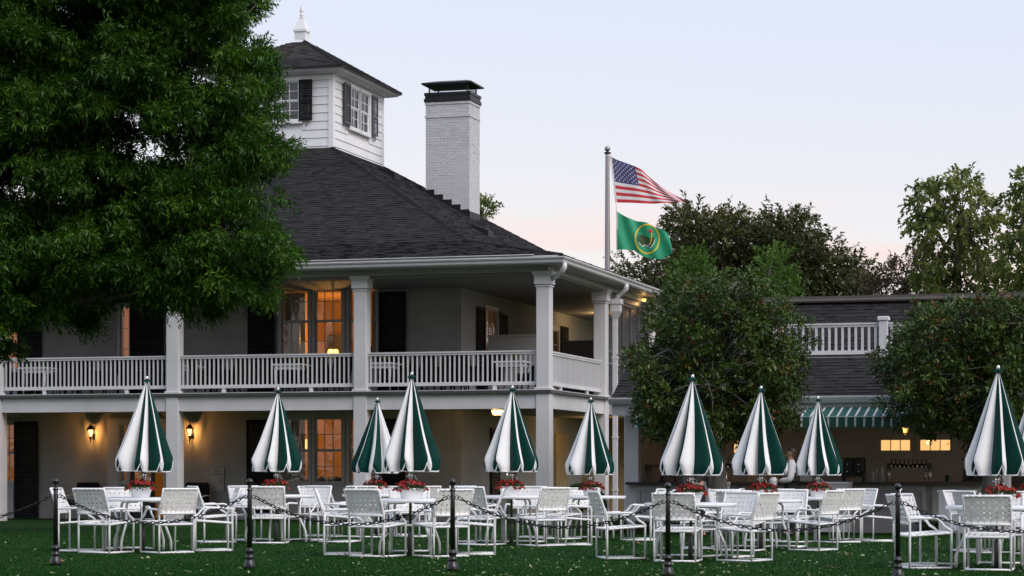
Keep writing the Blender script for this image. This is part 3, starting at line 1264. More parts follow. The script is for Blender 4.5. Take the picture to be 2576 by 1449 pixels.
    for x, y in ((tt, tt), (tt, b2)):
        m.box(-x + .04, -x - .11, y - .04, y + .11 if y == tt else y + .02, z0 - .1, z1) if y == tt else m.box(-x + .04, -x - .09, y - .11, y + .03, z0 - .4, z1)
    m.build('corner_board', 'cupola_paint', cup)
    m = MB()
    m.box(-tt + .045, -a2, tt - .045, b2 + .03, z1 - .14, z1 + .06)
    m.build('cupola_frieze', 'cupola_paint', cup)
    o_ = .42
    m = MB()
    m.rings([[(-tt + .05, tt - .05, z1 + .02), (-a2 - .05, tt - .05, z1 + .02), (-a2 - .05, b2 + .05, z1 + .02), (-tt + .05, b2 + .05, z1 + .02)],
             [(-tt + .16, tt - .16, z1 + .02), (-a2 - .16, tt - .16, z1 + .02), (-a2 - .16, b2 + .16, z1 + .02), (-tt + .16, b2 + .16, z1 + .02)],
             [(-tt + o_ - .06, tt - o_ + .06, z1 + .07), (-a2 - o_ + .06, tt - o_ + .06, z1 + .07), (-a2 - o_ + .06, b2 + o_ - .06, z1 + .07), (-tt + o_ - .06, b2 + o_ - .06, z1 + .07)],
             [(-tt + o_, tt - o_, z1 + .12), (-a2 - o_, tt - o_, z1 + .12), (-a2 - o_, b2 + o_, z1 + .12), (-tt + o_, b2 + o_, z1 + .12)],
             [(-tt + o_, tt - o_, z1 + .17), (-a2 - o_, tt - o_, z1 + .17), (-a2 - o_, b2 + o_, z1 + .17), (-tt + o_, b2 + o_, z1 + .17)]], 0, True)
    m.build('cupola_cornice', 'cupola_paint', cup)
    window(T, fw[0], fw[1], fw[2], fw[3], tt - .056, False, 4, 2, 'cupola_paint', case=.1)
    m = MB()
    m.box(-fw[0], -fw[1], tt + .006, tt + .03, fw[2], fw[3])
    m.build('dark_backing', 'frame_dark', cup)  # dark sheet standing for the unlit inside behind the panes
    m = MB()
    m.box(-tt - .006, -tt - .03, rb0, rb1, rw[2], rw[3])
    m.build('dark_backing', 'frame_dark', cup)  # same dark sheet behind the right-hand panes
    mid = (rb0 + rb1) / 2
    window(T, rb0, mid - .05, rw[2], rw[3], tt - .056, True, 2, 2, 'cupola_paint', case=.1)
    window(T, mid + .05, rb1, rw[2], rw[3], tt - .056, True, 2, 2, 'cupola_paint', case=.1)
    shutter(T, CF.a(788, tt) , CF.a(755, tt), H(10.12), H(11.30), tt - .03, False, off=.07)
    bs0, bs1 = CF.b(860, tt), CF.b(935, tt)
    s1 = shutter(T, rb0 - .62, rb0 - .12, H(10.12), H(11.32), tt - .03, True, 'louver_grey', off=.08)
    s2 = shutter(T, rb1 + .12, rb1 + .62, H(10.12), H(11.32), tt - .03, True, 'louver_grey', off=.08)
    # wrought shutter holders
    for x, y in ((-CF.a(775, tt), tt - .1), (-tt + .1, rb0 - .35), (-tt + .1, rb1 + .4)):
        m = MB()
        m.tube([(x, y, H(10.12)), (x + .03, y, H(10.02)), (x - .01, y, H(9.96)), (x - .05, y, H(9.99)), (x - .03, y, H(10.03))], .01, 5)
        m.build('shutter_holder', 'black_metal', cup)
    # cupola roof
    ap = V(((-tt - a2) / 2, (tt + b2) / 2, H(12.92)))
    eo = .47
    ez = z1 + .18
    cor = [V((-tt + eo, tt - eo, ez)), V((-a2 - eo, tt - eo, ez)), V((-a2 - eo, b2 + eo, ez)), V((-tt + eo, b2 + eo, ez))]
    m = MB()
    m.add([*cor, ap], [(0, 1, 4), (1, 2, 4), (2, 3, 4), (3, 0, 4)])
    m.rings([[c - V((0, 0, .05)) for c in cor], cor], 0, False)
    cr_ = m.build('cupola_roof', 'roof_felt', T)
    for p, q in ((cor[0], cor[1]), (cor[0], cor[3])):
        e = (q - p).normalized()
        mid_ = (p + q) / 2
        # slope towards the apex inside this face's plane
        foot = p + e * (ap - p).dot(e)
        s = ap - foot
        L = s.length
        s /= L
        n = e.cross(s)
        n = n if n.z > 0 else -n
        l0, l1 = (foot - p).length, (q - foot).length
        single = 95 if p is cor[0] and q is cor[1] else 0
        shingle_area(cr_, foot, e, s, n, 0, L * .97, lambda t, l0=l0, l1=l1, L=L: (-l0 * (1 - t / L), l1 * (1 - t / L)), single=single, mats=('shingle_warm', 'shingle_single'), single_ok=lambda x, q: x < .9)
    hip_caps(cr_, [(cor[0], ap, V((-.9, 0, -.05)), V((0, .9, -.05)))])
    hip_caps(cr_, [(cor[3], ap, V((0, -.9, -.05)), V((-.9, 0, -.05)))], step=.2)
    # finial
    m = MB()
    q = ap - V((0, 0, .22))
    m.box(q.x - .17, q.x + .17, q.y - .17, q.y + .17, q.z, q.z + .42)
    m.box(q.x - .20, q.x + .20, q.y - .20, q.y + .20, q.z + .42, q.z + .49)
    m.rings([[(q.x + sx * r, q.y + sy * r, q.z + z) for sx, sy in ((-1, -1), (1, -1), (1, 1), (-1, 1))] for r, z in ((.19, .49), (.07, .80), (.065, .84))], 0, True)
    m.lathe([(.055, .84), (.07, .87), (.04, .90), (.06, .92), (.06, .94), (.035, .97), (.065, 1.05), (.062, 1.10), (.04, 1.18), (.015, 1.25), (.004, 1.28)], 14, 0, (q.x, q.y, q.z))
    m.build('finial', 'cupola_paint', T)
    m = MB()
    m.rings([[tuple(q + V((sx * r, sy * r, z))) for sx, sy in ((-1, -1), (1, -1), (1, 1), (-1, 1))] for r, z in ((.36, .03), (.175, .17))], 0, False)
    m.build('finial_flashing', 'gutter_paint', cr_)

    # ---- chimney
    bc = 12.2
    c1, c0 = CF.a(1071, bc), CF.a(1181, bc)
    dp = 1.04
    zb_, zt_ = H(7.3), H(11.08)
    m = MB()
    m.box(-c0 - .004, -c1 + .005, bc + .004, bc + dp - .02, zb_, zt_)
    # (joints lie only a few millimetres behind the painted bricks)
    ch = m.build('chimney', 'brick_joint', T)
    ck = .078
    nC = int((zt_ - zb_) / ck)
    rest = MB()
    cnt = 0
    kslope = (zt - zk) / (tt - tk)
    for i in reversed(range(nC)):
        za = zb_ + i * (zt_ - zb_) / nC
        zz = za + ck - .004
        out = .022 if i in (nC - 1, nC - 6, nC - 7) and i != nC - 7 else 0
        # front face bricks
        bl = (c1 - c0) / 6
        x = c0 - (bl / 2 if i % 2 else 0)
        while x < c1 - .01:
            x0, x1 = max(x, c0), min(x + bl, c1)
            x += bl
            if x1 - x0 < .03:
                continue
            j = R.uniform(-.003, .003) + out
            e0 = out if abs(x0 - c0) < 1e-6 else -.003
            e1 = out if abs(x1 - c1) < 1e-6 else -.003
            args = (-x1 - e1, -x0 + e0, bc - j - .003, bc + .05, za, zz)
            if cnt < 210:
                b = MB()
                b.box(*args)
                b.build('brick', 'brick_white', ch)
                cnt += 1
            else:
                rest.box(*args)
        bl = dp / 4.5
        y = bc + .053 - (bl / 2 if i % 2 else 0)
        while y < bc + dp - .01:
            y0, y1 = max(y, bc + .053), min(y + bl, bc + dp)
            y += bl
            if y1 - y0 < .03:
                continue
            j = R.uniform(-.003, .003) + out
            args = (-c0 - .05, -c0 + j + .003, y0, y1 - .006, za, zz)
            if cnt < 298 and i > nC - 22:
                b = MB()
                b.box(*args)
                b.build('brick', 'brick_white', ch)
                cnt += 1
            else:
                rest.box(*args)
    rest.build('bricks', 'brick_white', ch, 'stuff')
    m = MB()
    for o1, z0_, z1_ in ((.0, zt_, zt_ + .05), (.045, zt_ + .002, zt_ + .10), (.02, zt_ + .10, zt_ + .20), (.04, zt_ + .20, zt_ + .28)):
        m.box(-c1 - o1, -c0 + o1, bc - o1, bc + dp + o1, z0_, z1_)
    m.build('chimney_cap', 'black_metal', ch)
    zc_ = zt_ + .28
    m = MB()
    hh = .26
    for x in (c0 + .09, c1 - .09):
        for y in (bc + .07, bc + dp - .07):
            m.box(-x - .018, -x + .018, y - .018, y + .018, zc_, zc_ + hh)
    r1 = [(-c1 - .10, bc - .13, zc_ + hh - .02), (-c0 + .10, bc - .13, zc_ + hh - .02), (-c0 + .10, bc + dp + .13, zc_ + hh - .02), (-c1 - .10, bc + dp + .13, zc_ + hh - .02)]
    r2 = [(x, y, z + .045) for x, y, z in r1]
    cy = bc + dp / 2
    r3 = [(-c1 + .2, cy - .12, zc_ + hh + .15), (-c0 - .2, cy - .12, zc_ + hh + .15), (-c0 - .2, cy + .12, zc_ + hh + .15), (-c1 + .2, cy + .12, zc_ + hh + .15)]
    m.rings([r1, r2, r3], 0, True)
    m.build('chimney_hood', 'black_metal', ch)
    m = MB()
    def meshp(f, L, hgt):
        k = int(L / .042)
        for i in range(k):
            for s in (1, -1):
                a_, b_ = L * i / k, min(L, max(0, L * i / k + s * hgt * .45))
                p, q_ = V(f(a_, 0)), V(f(b_, hgt))
                m.tube([p, q_], .0035, 3, caps=False)
    meshp(lambda s, z: (-c1 + .1 + s, bc + .09, zc_ + z), c1 - c0 - .2, hh - .03)
    meshp(lambda s, z: (-c0 - .1, bc + .09 + s, zc_ + z), dp - .18, hh - .03)
    o = m.build('spark_mesh', 'black_metal', ch, 'stuff')
    # stepped flashing
    m = MB()
    zr = lambda a: zk + kslope * (a - tk)
    st = 5
    for i in range(st):
        x0 = c0 + (c1 - c0) * i / st
        x1 = c0 + (c1 - c0) * (i + 1) / st
        m.box(-x1, -x0, bc - .012 - .001 * i, bc - .008, zr(x0) - .1, zr(x0) + .25)
    m.box(-c0 + .008, -c0 + .012, bc - .012, bc + dp, zr(c0) - .1, zr(c0) + .20)
    m.build('chimney_flashing', 'black_metal', ch)
    return T
# ------------------------------------------------------------------ bar pavilion on the right
def awning(parent, px0, px1, bf=-1.25, bb=-.42, zt=1.36, zf=1.15, zv=.92):
    a1, a0 = WF.a(px0, bf), WF.a(px1, bf)
    L = a1 - a0
    per = .185
    n = int(round(L / per))
    m = MB()
    k = 0
    x = a0
    segs = []
    for i in range(n):
        segs.append((x, x + per * .77, 0))
        segs.append((x + per * .77, x + per, 1))
        x += per
    for s0, s1, mi in segs:
        m.add([lp(s0, bb, H(zt)), lp(s1, bb, H(zt)), lp(s1, bf, H(zf)), lp(s0, bf, H(zf))], [(0, 1, 2, 3)], mi)
        cuts = 6
        top, bot = [], []
        for j in range(cuts + 1):
            s = s0 + (s1 - s0) * j / cuts
            ph = ((s - a0) / per + .14) % 1
            top.append(lp(s, bf, H(zf)))
            bot.append(lp(s, bf - .015, H(zv) + .035 - .05 * math.sin(PI * ph) ** .7))
        b = len(m.v)
        m.add(top + bot, [(j, j + 1, cuts + 2 + j, cuts + 1 + j) for j in range(cuts)], mi)
    aw = m.build('awning', ['awning_green', 'awning_white'], parent)
    t = MB()
    for a in (a0, (a0 + a1) / 2, a0 + n * per):
        t.tube([lp(a, bb, H(zt - .25)), lp(a, bf, H(zf - .02))], .015, 6)
    t.tube([lp(a0, bf + .01, H(zf - .01)), lp(a0 + n * per, bf + .01, H(zf - .01))], .015, 6)
    t.build('awning_frame', 'gutter_paint', aw)
    return aw


def build_pavilion():
    T = thing('bar_pavilion', 'low white bar pavilion with a dark counter, shingled roof and balustraded deck', 'building', WF.w(0, 0), ROTZ)
    aL, aR = WF.a(1578, 0), -6.5
    g0 = -1.55
    zc = -.21
    ce = WF.a(2472, 0)
    # counter: front frame, recessed boards, plinth and top
    m = MB()
    m.box(-aL + .2, -ce, .06, .5, H(g0), H(zc - .06))
    m.box(-aL + .2, -ce, -.02, .07, H(-1.5), H(-1.13))
    cf = m.build('counter', 'counter_front', T)
    panels = [(1600, 1720), (1735, 1855), (1870, 2000), (2015, 2132), (2142, 2330), (2345, 2466)]
    m = MB()
    for p0, p1 in panels:
        a1, a0 = WF.a(p0, 0), WF.a(p1, 0)
        m.box(-a1, -a1 + .09, 0, .062, H(-1.13), H(zc - .06))
        m.box(-a0 - .09, -a0, 0, .062, H(-1.13), H(zc - .06))
        m.box(-a1 + .09, -a0 - .09, 0, .062, H(zc - .19), H(zc - .06))
        m.box(-a1 + .09, -a0 - .09, 0, .062, H(-1.13), H(-1.0))
        n = max(2, int((a1 - a0 - .18) / .10))
        for i in range(n):
            b = MB()
            x0 = -a1 + .09 + (a1 - a0 - .18) * i / n
            x1 = -a1 + .09 + (a1 - a0 - .18) * (i + 1) / n
            b.box(x0 + .003, x1 - .003, .03, .062, H(-1.0), H(zc - .19))
            b.build('counter_board', 'counter_front', cf)
    m.build('counter_frame', 'counter_front', cf)
    m = MB()
    m.cbox(-aL - .02, -WF.a(2235, 0), -.12, .62, H(zc - .06), H(zc), .01)
    m.build('counter_top', 'counter_top', cf)
    m = MB()
    m.cbox(-WF.a(2235, 0) + .004, -ce + .05, -.10, .62, H(zc - .062), H(zc + .012), .01)
    m.build('counter_top', 'wood_dark', cf)
    # thin drawn outline let into one panel: a map shape and a pin
    cx, cz = WF.a(2236, 0), -.62
    m = MB()
    out = [(-.47, .02), (-.40, -.05), (-.30, -.10), (-.20, -.13), (-.12, -.20), (-.06, -.17), (.02, -.13), (.10, -.15), (.15, -.25), (.17, -.14), (.24, -.07), (.30, .10), (.33, .26)]
    m.tube([(-cx + x, .026, H(cz + z)) for x, z in out], .006, 4)
    m.tube([(-cx + .16, .026, H(cz + .22)), (-cx + .16, .026, H(cz + .55))], .005, 4)
    m.build('panel_emblem', 'ink_grey', cf)
    # piers and posts
    for p0, p1, b0 in ((1570, 1606, .1), (2520, 2540, .4)):
        a1, a0 = WF.a(p0, b0), WF.a(p1, b0)
        m = MB()
        m.cbox(-a1, -a0, b0, b0 + .5, H(g0), H(1.45), .012)
        m.build('pier', 'white_paint', T)
    # back wall with openings
    bb = 2.4
    wz0, wz1 = WF.z(1137, WF.a(2250, bb), bb), WF.z(1103, WF.a(2250, bb), bb)
    lz0, lz1 = WF.z(1143, WF.a(1835, bb), bb), WF.z(1104, WF.a(1835, bb), bb)
    ops = []
    for p0, p1, z0, z1 in ((2212, 2293, wz0, wz1), (2311, 2394, wz0, wz1), (1810, 1829, lz0, lz1), (1842, 1860, lz0, lz1)):
        ops.append((WF.a(p1, bb), WF.a(p0, bb), z0, z1))
    dr = (WF.a(1642, bb), WF.a(1606, bb), H(g0), H(.9))
    m = MB()
    for c in wall_cells(aR, aL + .2, H(g0), H(1.55), ops + [dr]):
        m.box(-c[0], -c[1], bb, bb + .15, c[2], c[3])
    m.build('back_wall', 'inner_wall', T)
    for o, cols in zip(ops, (3, 3, 1, 1)):
        window(T, *o, bb, False, cols, 1, 'inner_wall', 'glass_bar', sashes=1, case=.1)
    # self-glowing boards that make those small windows look lit
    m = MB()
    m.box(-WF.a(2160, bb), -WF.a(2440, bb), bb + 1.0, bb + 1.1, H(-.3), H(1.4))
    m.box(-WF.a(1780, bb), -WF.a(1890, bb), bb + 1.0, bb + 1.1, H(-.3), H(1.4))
    m.build('inside_room', 'board_glow', T)
    m = MB()
    m.box(-dr[1] - .2, -dr[0] + .5, bb + 1.2, bb + 1.3, H(g0), H(1.2))
    m.build('inside_room', 'side_room_glow', T)
    m = MB()
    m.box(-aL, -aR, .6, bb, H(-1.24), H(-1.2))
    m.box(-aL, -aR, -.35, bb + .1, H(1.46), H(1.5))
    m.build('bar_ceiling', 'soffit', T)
    m = MB()
    m.box(-aL + .05, -aL + .25, .2, bb, H(g0), H(1.46))
    m.build('end_wall', 'inner_wall', T)
    m = MB()
    for p0, p1 in ((2475, 2576), (2576, 2680)):
        m.box(-WF.a(p0, 1.6), -WF.a(p1, 1.6), 1.6, 1.7, H(g0), H(-.05))
    m.build('back_cabinet', 'wood_dark', T)
    # fascia, gutter
    m = MB()
    m.box(-aL - .25, -aR, -.40, -.30, H(1.22), H(1.46))
    m.build('fascia', 'trim_paint', T)
    m = MB()
    prof = [(0, 1.60), (0, 1.46), (-.06, 1.46), (-.10, 1.52), (-.13, 1.57), (-.13, 1.60)]
    m.rings([[(x, -.40 + q, H(z)) for q, z in prof] for x in (-aL - .3, -aR)], 0, True)
    m.build('gutter', 'gutter_paint', T)
    # lower roof, deck, balustrade, upper roof
    bA, zA, bB, zB = -.48, 1.58, 1.35, 2.50
    V = Vector
    xL = aL + .25
    m = MB()
    m.hexa([lp(xL, bA, H(zA - .05)), lp(aR, bA, H(zA - .05)), lp(aR, bB, H(zB - .05)), lp(xL, bB, H(zB - .05)), lp(xL, bA, H(zA - .012)), lp(aR, bA, H(zA - .012)), lp(aR, bB, H(zB - .012)), lp(xL, bB, H(zB - .012))])
    bC, zC, bD, zD = 2.6, 2.2, 5.2, 4.02
    m.hexa([lp(xL, bC, H(zC - .05)), lp(aR, bC, H(zC - .05)), lp(aR, bD, H(zD - .05)), lp(xL, bD, H(zD - .05)), lp(xL, bC, H(zC - .012)), lp(aR, bC, H(zC - .012)), lp(aR, bD, H(zD - .012)), lp(xL, bD, H(zD - .012))])
    roof = m.build('roof', 'roof_felt', T)
    for (b0, z0, b1, z1), sg, ok in (((bA, zA, bB, zB), 150, lambda x, q: -xL + 1.0 < x and q > .2), ((bC, zC, bD, zD), 140, lambda x, q: x > -2.4 and q > 1.5)):
        s = V((0, b1 - b0, z1 - z0))
        L = s.length
        s /= L
        e = V((1, 0, 0))
        n = e.cross(s)
        x1 = -WF.a(2256, b0)
        okf = ok if sg == 140 else (lambda x, q, r=-WF.a(2030, .5): x > r)
        shingle_area(roof, V((0, b0, H(z0))), e, s, n, 0, L, lambda q: (-xL, -aR), single=sg, single_ok=okf, expo=.15)
    m = MB()
    m.box(-xL, -aR, bD - .22, bD + .1, H(zD), H(zD + .09))
    m.hexa([(-xL, bD - .22, H(zD - .06)), (-aR, bD - .22, H(zD - .06)), (-aR, bD - .2, H(zD + .05)), (-xL, bD - .2, H(zD + .05)), (-xL, bD - .24, H(zD - .02)), (-aR, bD - .24, H(zD - .02)), (-aR, bD - .2, H(zD + .09)), (-xL, bD - .2, H(zD + .09))])
    m.build('ridge_flashing', 'ridge_metal', roof)
    m = MB()
    m.box(-xL, -aR, bB, bC + .1, H(zB - .1), H(zB - .03))
    m.build('roof_deck', 'porch_floor', T)
    m = MB()
    m.box(-xL, -aR, bB - .02, bB + .05, H(zB - .06), H(zB + .0))
    m.build('deck_edge', 'white_paint', T)
    bp = bB + .1
    ap = WF.a(2223, bp)
    posts = [ap + 2.35 * 2, ap + 2.35, ap, ap - 2.35, ap - 4.7]
    for a in posts:
        m = MB()
        m.cbox(-a - .095, -a + .095, bp - .095, bp + .095, H(zB), H(3.29), .01)
        m.cbox(-a - .125, -a + .125, bp - .125, bp + .125, H(3.29), H(3.37), .015)
        m.build('deck_post', 'white_paint', T)
    for p, q in zip(posts[:-1], posts[1:]):
        rail(T, (-p + .1, bp), (-q - .1, bp), H(zB + .06), H(3.24), gap=.142, bw=.05, foot=False)
    for p0, p1 in ((2010, 2286), (1594, 1860)):
        awning(T, p0, p1)
    awning(T, 2330, 2620)
    # lamps
    for px, py, b in ((1815, 1081, 1.2), (2277, 1079, .4)):
        a = WF.a(px, b)
        z = WF.z(py, a, b)
        m = MB()
        m.lathe([(.10, .06), (.10, .075), (.05, .12), (.015, .14), (.012, .30)], 10, 0, (-a, b, z))
        m.lathe([(.04, -.10), (.05, -.09), (.03, -.12)], 8, 0, (-a, b, z))
        for k in range(4):
            t = PI / 4 + k * PI / 2
            m.tube([(-a + .085 * math.cos(t), b + .085 * math.sin(t), z + .06), (-a + .05 * math.cos(t), b + .05 * math.sin(t), z - .09)], .007, 4)
        o = m.build('bar_lantern', 'black_metal', T)
        m = MB()
        m.lathe([(.042, -.085), (.075, .05)], 8, 0, (-a, b, z))
        m.build('lantern_glass', 'bulb_soft', o)
        point_lamp(o, (-a, b, z - .18), 2.2)
    point_lamp(T, (-WF.a(1640, 2), 2.0, H(1.1)), 2)
    # paving strip and brick edging in front
    m = MB()
    a0, a1 = WF.a(2700, 0), WF.a(1560, 0)
    pz = gz(7, 48) + .006
    p = [WF.w(a1, -.55, pz), WF.w(a0, -.55, pz), WF.w(a0, .2, pz), WF.w(a1, .2, pz)]
    m.add(p, [(0, 1, 2, 3)])
    o = m.build('pavement', 'pavement_grey')
    o['kind'] = 'structure'
    eb = thing('brick_edging', 'low row of bricks edging the bed under the left awning', 'edging', WF.w(WF.a(1640, -.4), -.4, gz(3, 48)), ROTZ)
    m = MB()
    m.box(-.055, .055, -.09, .09, 0, .10)
    me = m.mesh('brick', ['edging_brick'])
    for i in range(22):
        b = link('brick', me, eb)
        b.location = (-1.35 + i * .118, R.uniform(-.004, .004), R.uniform(-.006, .0))
        b.rotation_euler = (0, 0, R.uniform(-.03, .03))
    return T


def bar_things():
    def place(px, b=.25):
        a = WF.a(px, b)
        return WF.w(a, b, H(-.21)), a
    loc, a = place(2287, .2)
    # draught tower
    for px, wd, taps, lab in ((2287, .86, 9, 'metal draught tower with a row of black tap handles under the bar windows'), (1862, .62, 7, 'metal draught tower partly behind the umbrella left of the waiter')):
        b = .25
        a = WF.a(px, b)
        t = thing('tap_tower', lab, 'beer tap', WF.w(a, b, H(-.21)), ROTZ, 'draught towers on the bar')
        m = MB()
        for s in (-1, 1):
            m.lathe([(.055, 0), (.055, .015), (.042, .02), (.042, .40), (.045, .40), (.045, .415)], 14, 0, (s * wd / 2, 0, 0))
        m.build('column', 'steel', t)
        m = MB()
        m.tube([(-wd / 2, 0, .35), (wd / 2, 0, .35)], .042, 12)
        m.build('manifold', 'plastic_black', t)
        for i in range(taps):
            x = -wd / 2 + wd * (i + .8) / (taps + .6)
            m = MB()
            m.tube([(x, -.03, .345), (x, -.10, .345), (x, -.12, .30)], .013, 6)
            m.build('spout', 'chrome', t)
            m = MB()
            m.tube([(x, -.06, .36), (x, -.065, .40), (x, -.07, .49)], [.009, .012, .017], 6)
            m.build('tap_handle', 'plastic_black', t)
    # drink dispensers
    for px, lab, n in ((2148, 'black twin drink dispenser left of the bar windows', 2),):
        a = WF.a(px, .3)
        t = thing('drink_dispenser', lab, 'dispenser', WF.w(a, .3, H(-.21)), ROTZ)
        m = MB()
        m.cbox(-.24, .24, -.16, .16, .10, .17, .01)
        for x in (-.21, .21):
            m.box(x - .02, x + .02, -.14, .14, 0, .10)
        m.cbox(-.24, .24, .04, .16, .17, .52, .01)
        m.build('body', 'plastic_black', t)
        for x in (-.12, .12):
            m = MB()
            m.cbox(x - .09, x + .09, -.12, .035, .25, .50, .015)
            m.build('tank', 'plastic_black', t)
            m = MB()
            m.tube([(x, -.125, .44), (x, -.125, .30)], .008, 6)
            m.tube([(x, -.10, .26), (x, -.16, .24), (x, -.17, .20)], .014, 6)
            m.build('tap', 'chrome', t)
    a = WF.a(2442, .3)
    t = thing('coffee_urn', 'tall dark urn with two steel cylinders beside the right tree trunk', 'urn', WF.w(a, .3, H(-.21)), ROTZ)
    m = MB()
    m.cbox(-.16, .30, .0, .2, 0, .48, .012)
    m.cbox(-.18, .30, -.16, .2, .0, .05, .01)
    m.cbox(-.2, .0, -.12, .2, .48, .50, .008)
    m.build('body', 'plastic_black', t)
    for x in (-.1, .1):
        m = MB()
        m.lathe([(.045, .05), (.045, .44), (.03, .46)], 12, 0, (x, -.07, 0))
        m.build('cylinder', 'steel', t)
        m = MB()
        m.tube([(x, -.11, .22), (x, -.16, .20), (x, -.16, .16)], .014, 6)
        m.build('tap', 'plastic_black', t)
    # cups, bottle, beaker
    for px, h, lab, mt in ((2196, .20, 'leftmost stack of clear cups on the bar beside the draught tower', 'plastic_clear'), (2204, .27, 'middle stack of clear cups on the bar beside the draught tower', 'plastic_clear'), (2219, .30, 'rightmost and tallest stack of clear cups on the bar', 'plastic_clear')):
        a = WF.a(px, .2)
        m = MB()
        m.lathe([(.046, 0), (.032, h * .96), (.028, h)], 12, 0)
        for k in range(int(h / .02)):
            z = k * .02
            m.lathe([(.047 - .014 * z / h, z), (.049 - .014 * z / h, z + .004), (.047 - .014 * z / h, z + .008)], 12, 0, caps=False)
        o = m.build('cup_stack', mt, None, None, WF.w(a, .2 + .05 * (px == 2204), H(-.195)))
        tag(o, lab, 'cups', 'stacks of cups on the bar')
    a = WF.a(2383, .2)
    m = MB()
    m.lathe([(.032, 0), (.05, .13), (.052, .135), (.046, .13), (.03, .02)], 14, 0)
    o = m.build('beaker', 'plastic_green', None, None, WF.w(a, .2, H(-.195)))
    tag(o, 'dark green plastic beaker standing alone on the bar right of the taps', 'beaker')
    a = WF.a(2329, .1)
    t = thing('bottle', 'small bottle on the bar right of the draught tower', 'bottle', WF.w(a, .1, H(-.195)), ROTZ)
    m = MB()
    m.lathe([(.034, 0), (.034, .10), (.03, .13), (.012, .16), (.011, .20)], 12, 0)
    m.build('body', 'plastic_clear', t)
    m = MB()
    m.lathe([(.014, .20), (.014, .235)], 10, 0)
    m.build('cap', 'plastic_black', t)
    m = MB()
    m.lathe([(.0345, .03), (.0345, .09)], 12, 0, caps=False)
    m.build('paper_label', 'wood_warm', t)
    for px, wd, lab in ((2000, .26, 'brown wooden tray on the bar behind the waiter'), (1925, .34, 'brown wooden box on the bar behind the umbrella left of the waiter')):
        a = WF.a(px, .35)
        t = thing('wooden_box', lab, 'box', WF.w(a, .35, H(-.21)), ROTZ)
        m = MB()
        m.box(-wd, wd, -.15, .15, 0, .015)
        m.build('base', 'wood_warm', t)
        for x0, x1, y0, y1 in ((-wd, wd, -.15, -.135), (-wd, wd, .135, .15), (-wd, -wd + .015, -.134, .134), (wd - .015, wd, -.134, .134)):
            m = MB()
            m.box(x0, x1, y0, y1, .016, .14)
            m.build('side', 'wood_warm', t)
    # card on a little stand
    a = WF.a(2028, -.02)
    t = thing('counter_card', 'plain pale card on a short stand on the bar right of the waiter', 'card', WF.w(a, -.02, H(-.21)), ROTZ)
    m = MB()
    m.box(-.13, .13, -.004, .004, .02, .14)
    m.build('card', 'paper', t)
    m = MB()
    m.box(-.012, .012, -.01, -.005, -.0, .05)
    m.box(-.05, .05, -.03, .03, 0, .008)
    m.build('stand', 'steel', t)
    # side table and chair inside the left bay
    a = WF.a(1660, .95)
    t = thing('bar_table', 'dark bar table on steel legs behind the left end of the counter', 'table', WF.w(a, .95, H(-1.2)), ROTZ)
    m = MB()
    m.cbox(-.75, .75, -.35, .35, 1.30, 1.37, .01)
    m.build('tabletop', 'wood_dark', t)
    for x in (-.55, .55):
        for y in (-.3, .3):
            m = MB()
            m.tube([(x, y, 0), (x, y, 1.30)], .025, 8)
            m.build('leg', 'steel', t)
    a = WF.a(1672, .4)
    m = MB()
    m.tube([(-.05, 0, 0), (-.02, 0, .12), (.1, 0, .16), (.22, 0, .10), (.28, 0, 0)], .018, 8)
    m.lathe([(.07, 0), (.08, .02), (.03, .04), (.03, .10), (.0, .11)], 10, 0, (-.05, 0, 0))
    o = m.build('bar_tap', 'black_metal', None, None, WF.w(a, .3, H(-.21)))
    o.rotation_euler = (0, 0, ROTZ)
    tag(o, 'black curved sink tap on the counter under the left holly', 'tap')
    # white timber bins in front of the bar
    for px, d, wd, hgt, lab in ((1801, 46.6, .46, 1.02, 'white panelled bin beside the left holly trunk'), (2098, 46.9, .62, 1.02, 'white panelled bin behind the chairs right of the waiter'), (2408, 45.6, .66, .85, 'white panelled bin in front of the counter near the right trunk')):
        x = at(px, d)
        g = gz(x, d)
        t = thing('timber_bin', lab, 'bin', (x, d, g), ROTZ, 'white bins along the bar')
        m = MB()
        m.box(-wd / 2, wd / 2, -wd / 2, wd / 2, .05, hgt)
        m.build('body', 'bin_white', t)
        m = MB()
        m.cbox(-wd / 2 - .03, wd / 2 + .03, -wd / 2 - .03, wd / 2 + .03, hgt, hgt + .05, .01)
        m.build('lid', 'bin_white', t)
        m = MB()
        m.box(-wd / 2 + .03, wd / 2 - .03, -wd / 2 + .03, wd / 2 - .03, 0, .05)
        m.build('toe', 'plastic_black', t)
        for s in (0, 1):
            m = MB()
            q = wd / 2
            f = (lambda u0, u1, z0, z1: m.box(u0, u1, -q - .015, -q, z0, z1)) if s == 0 else (lambda u0, u1, z0, z1: m.box(q, q + .015, u0, u1, z0, z1))
            f(-q, -q + .08, .05, hgt)
            f(q - .08, q, .05, hgt)
            f(-q + .08, q - .08, hgt - .1, hgt)
            f(-q + .08, q - .08, .05, .16)
            m.build('panel_frame', 'bin_white', t)


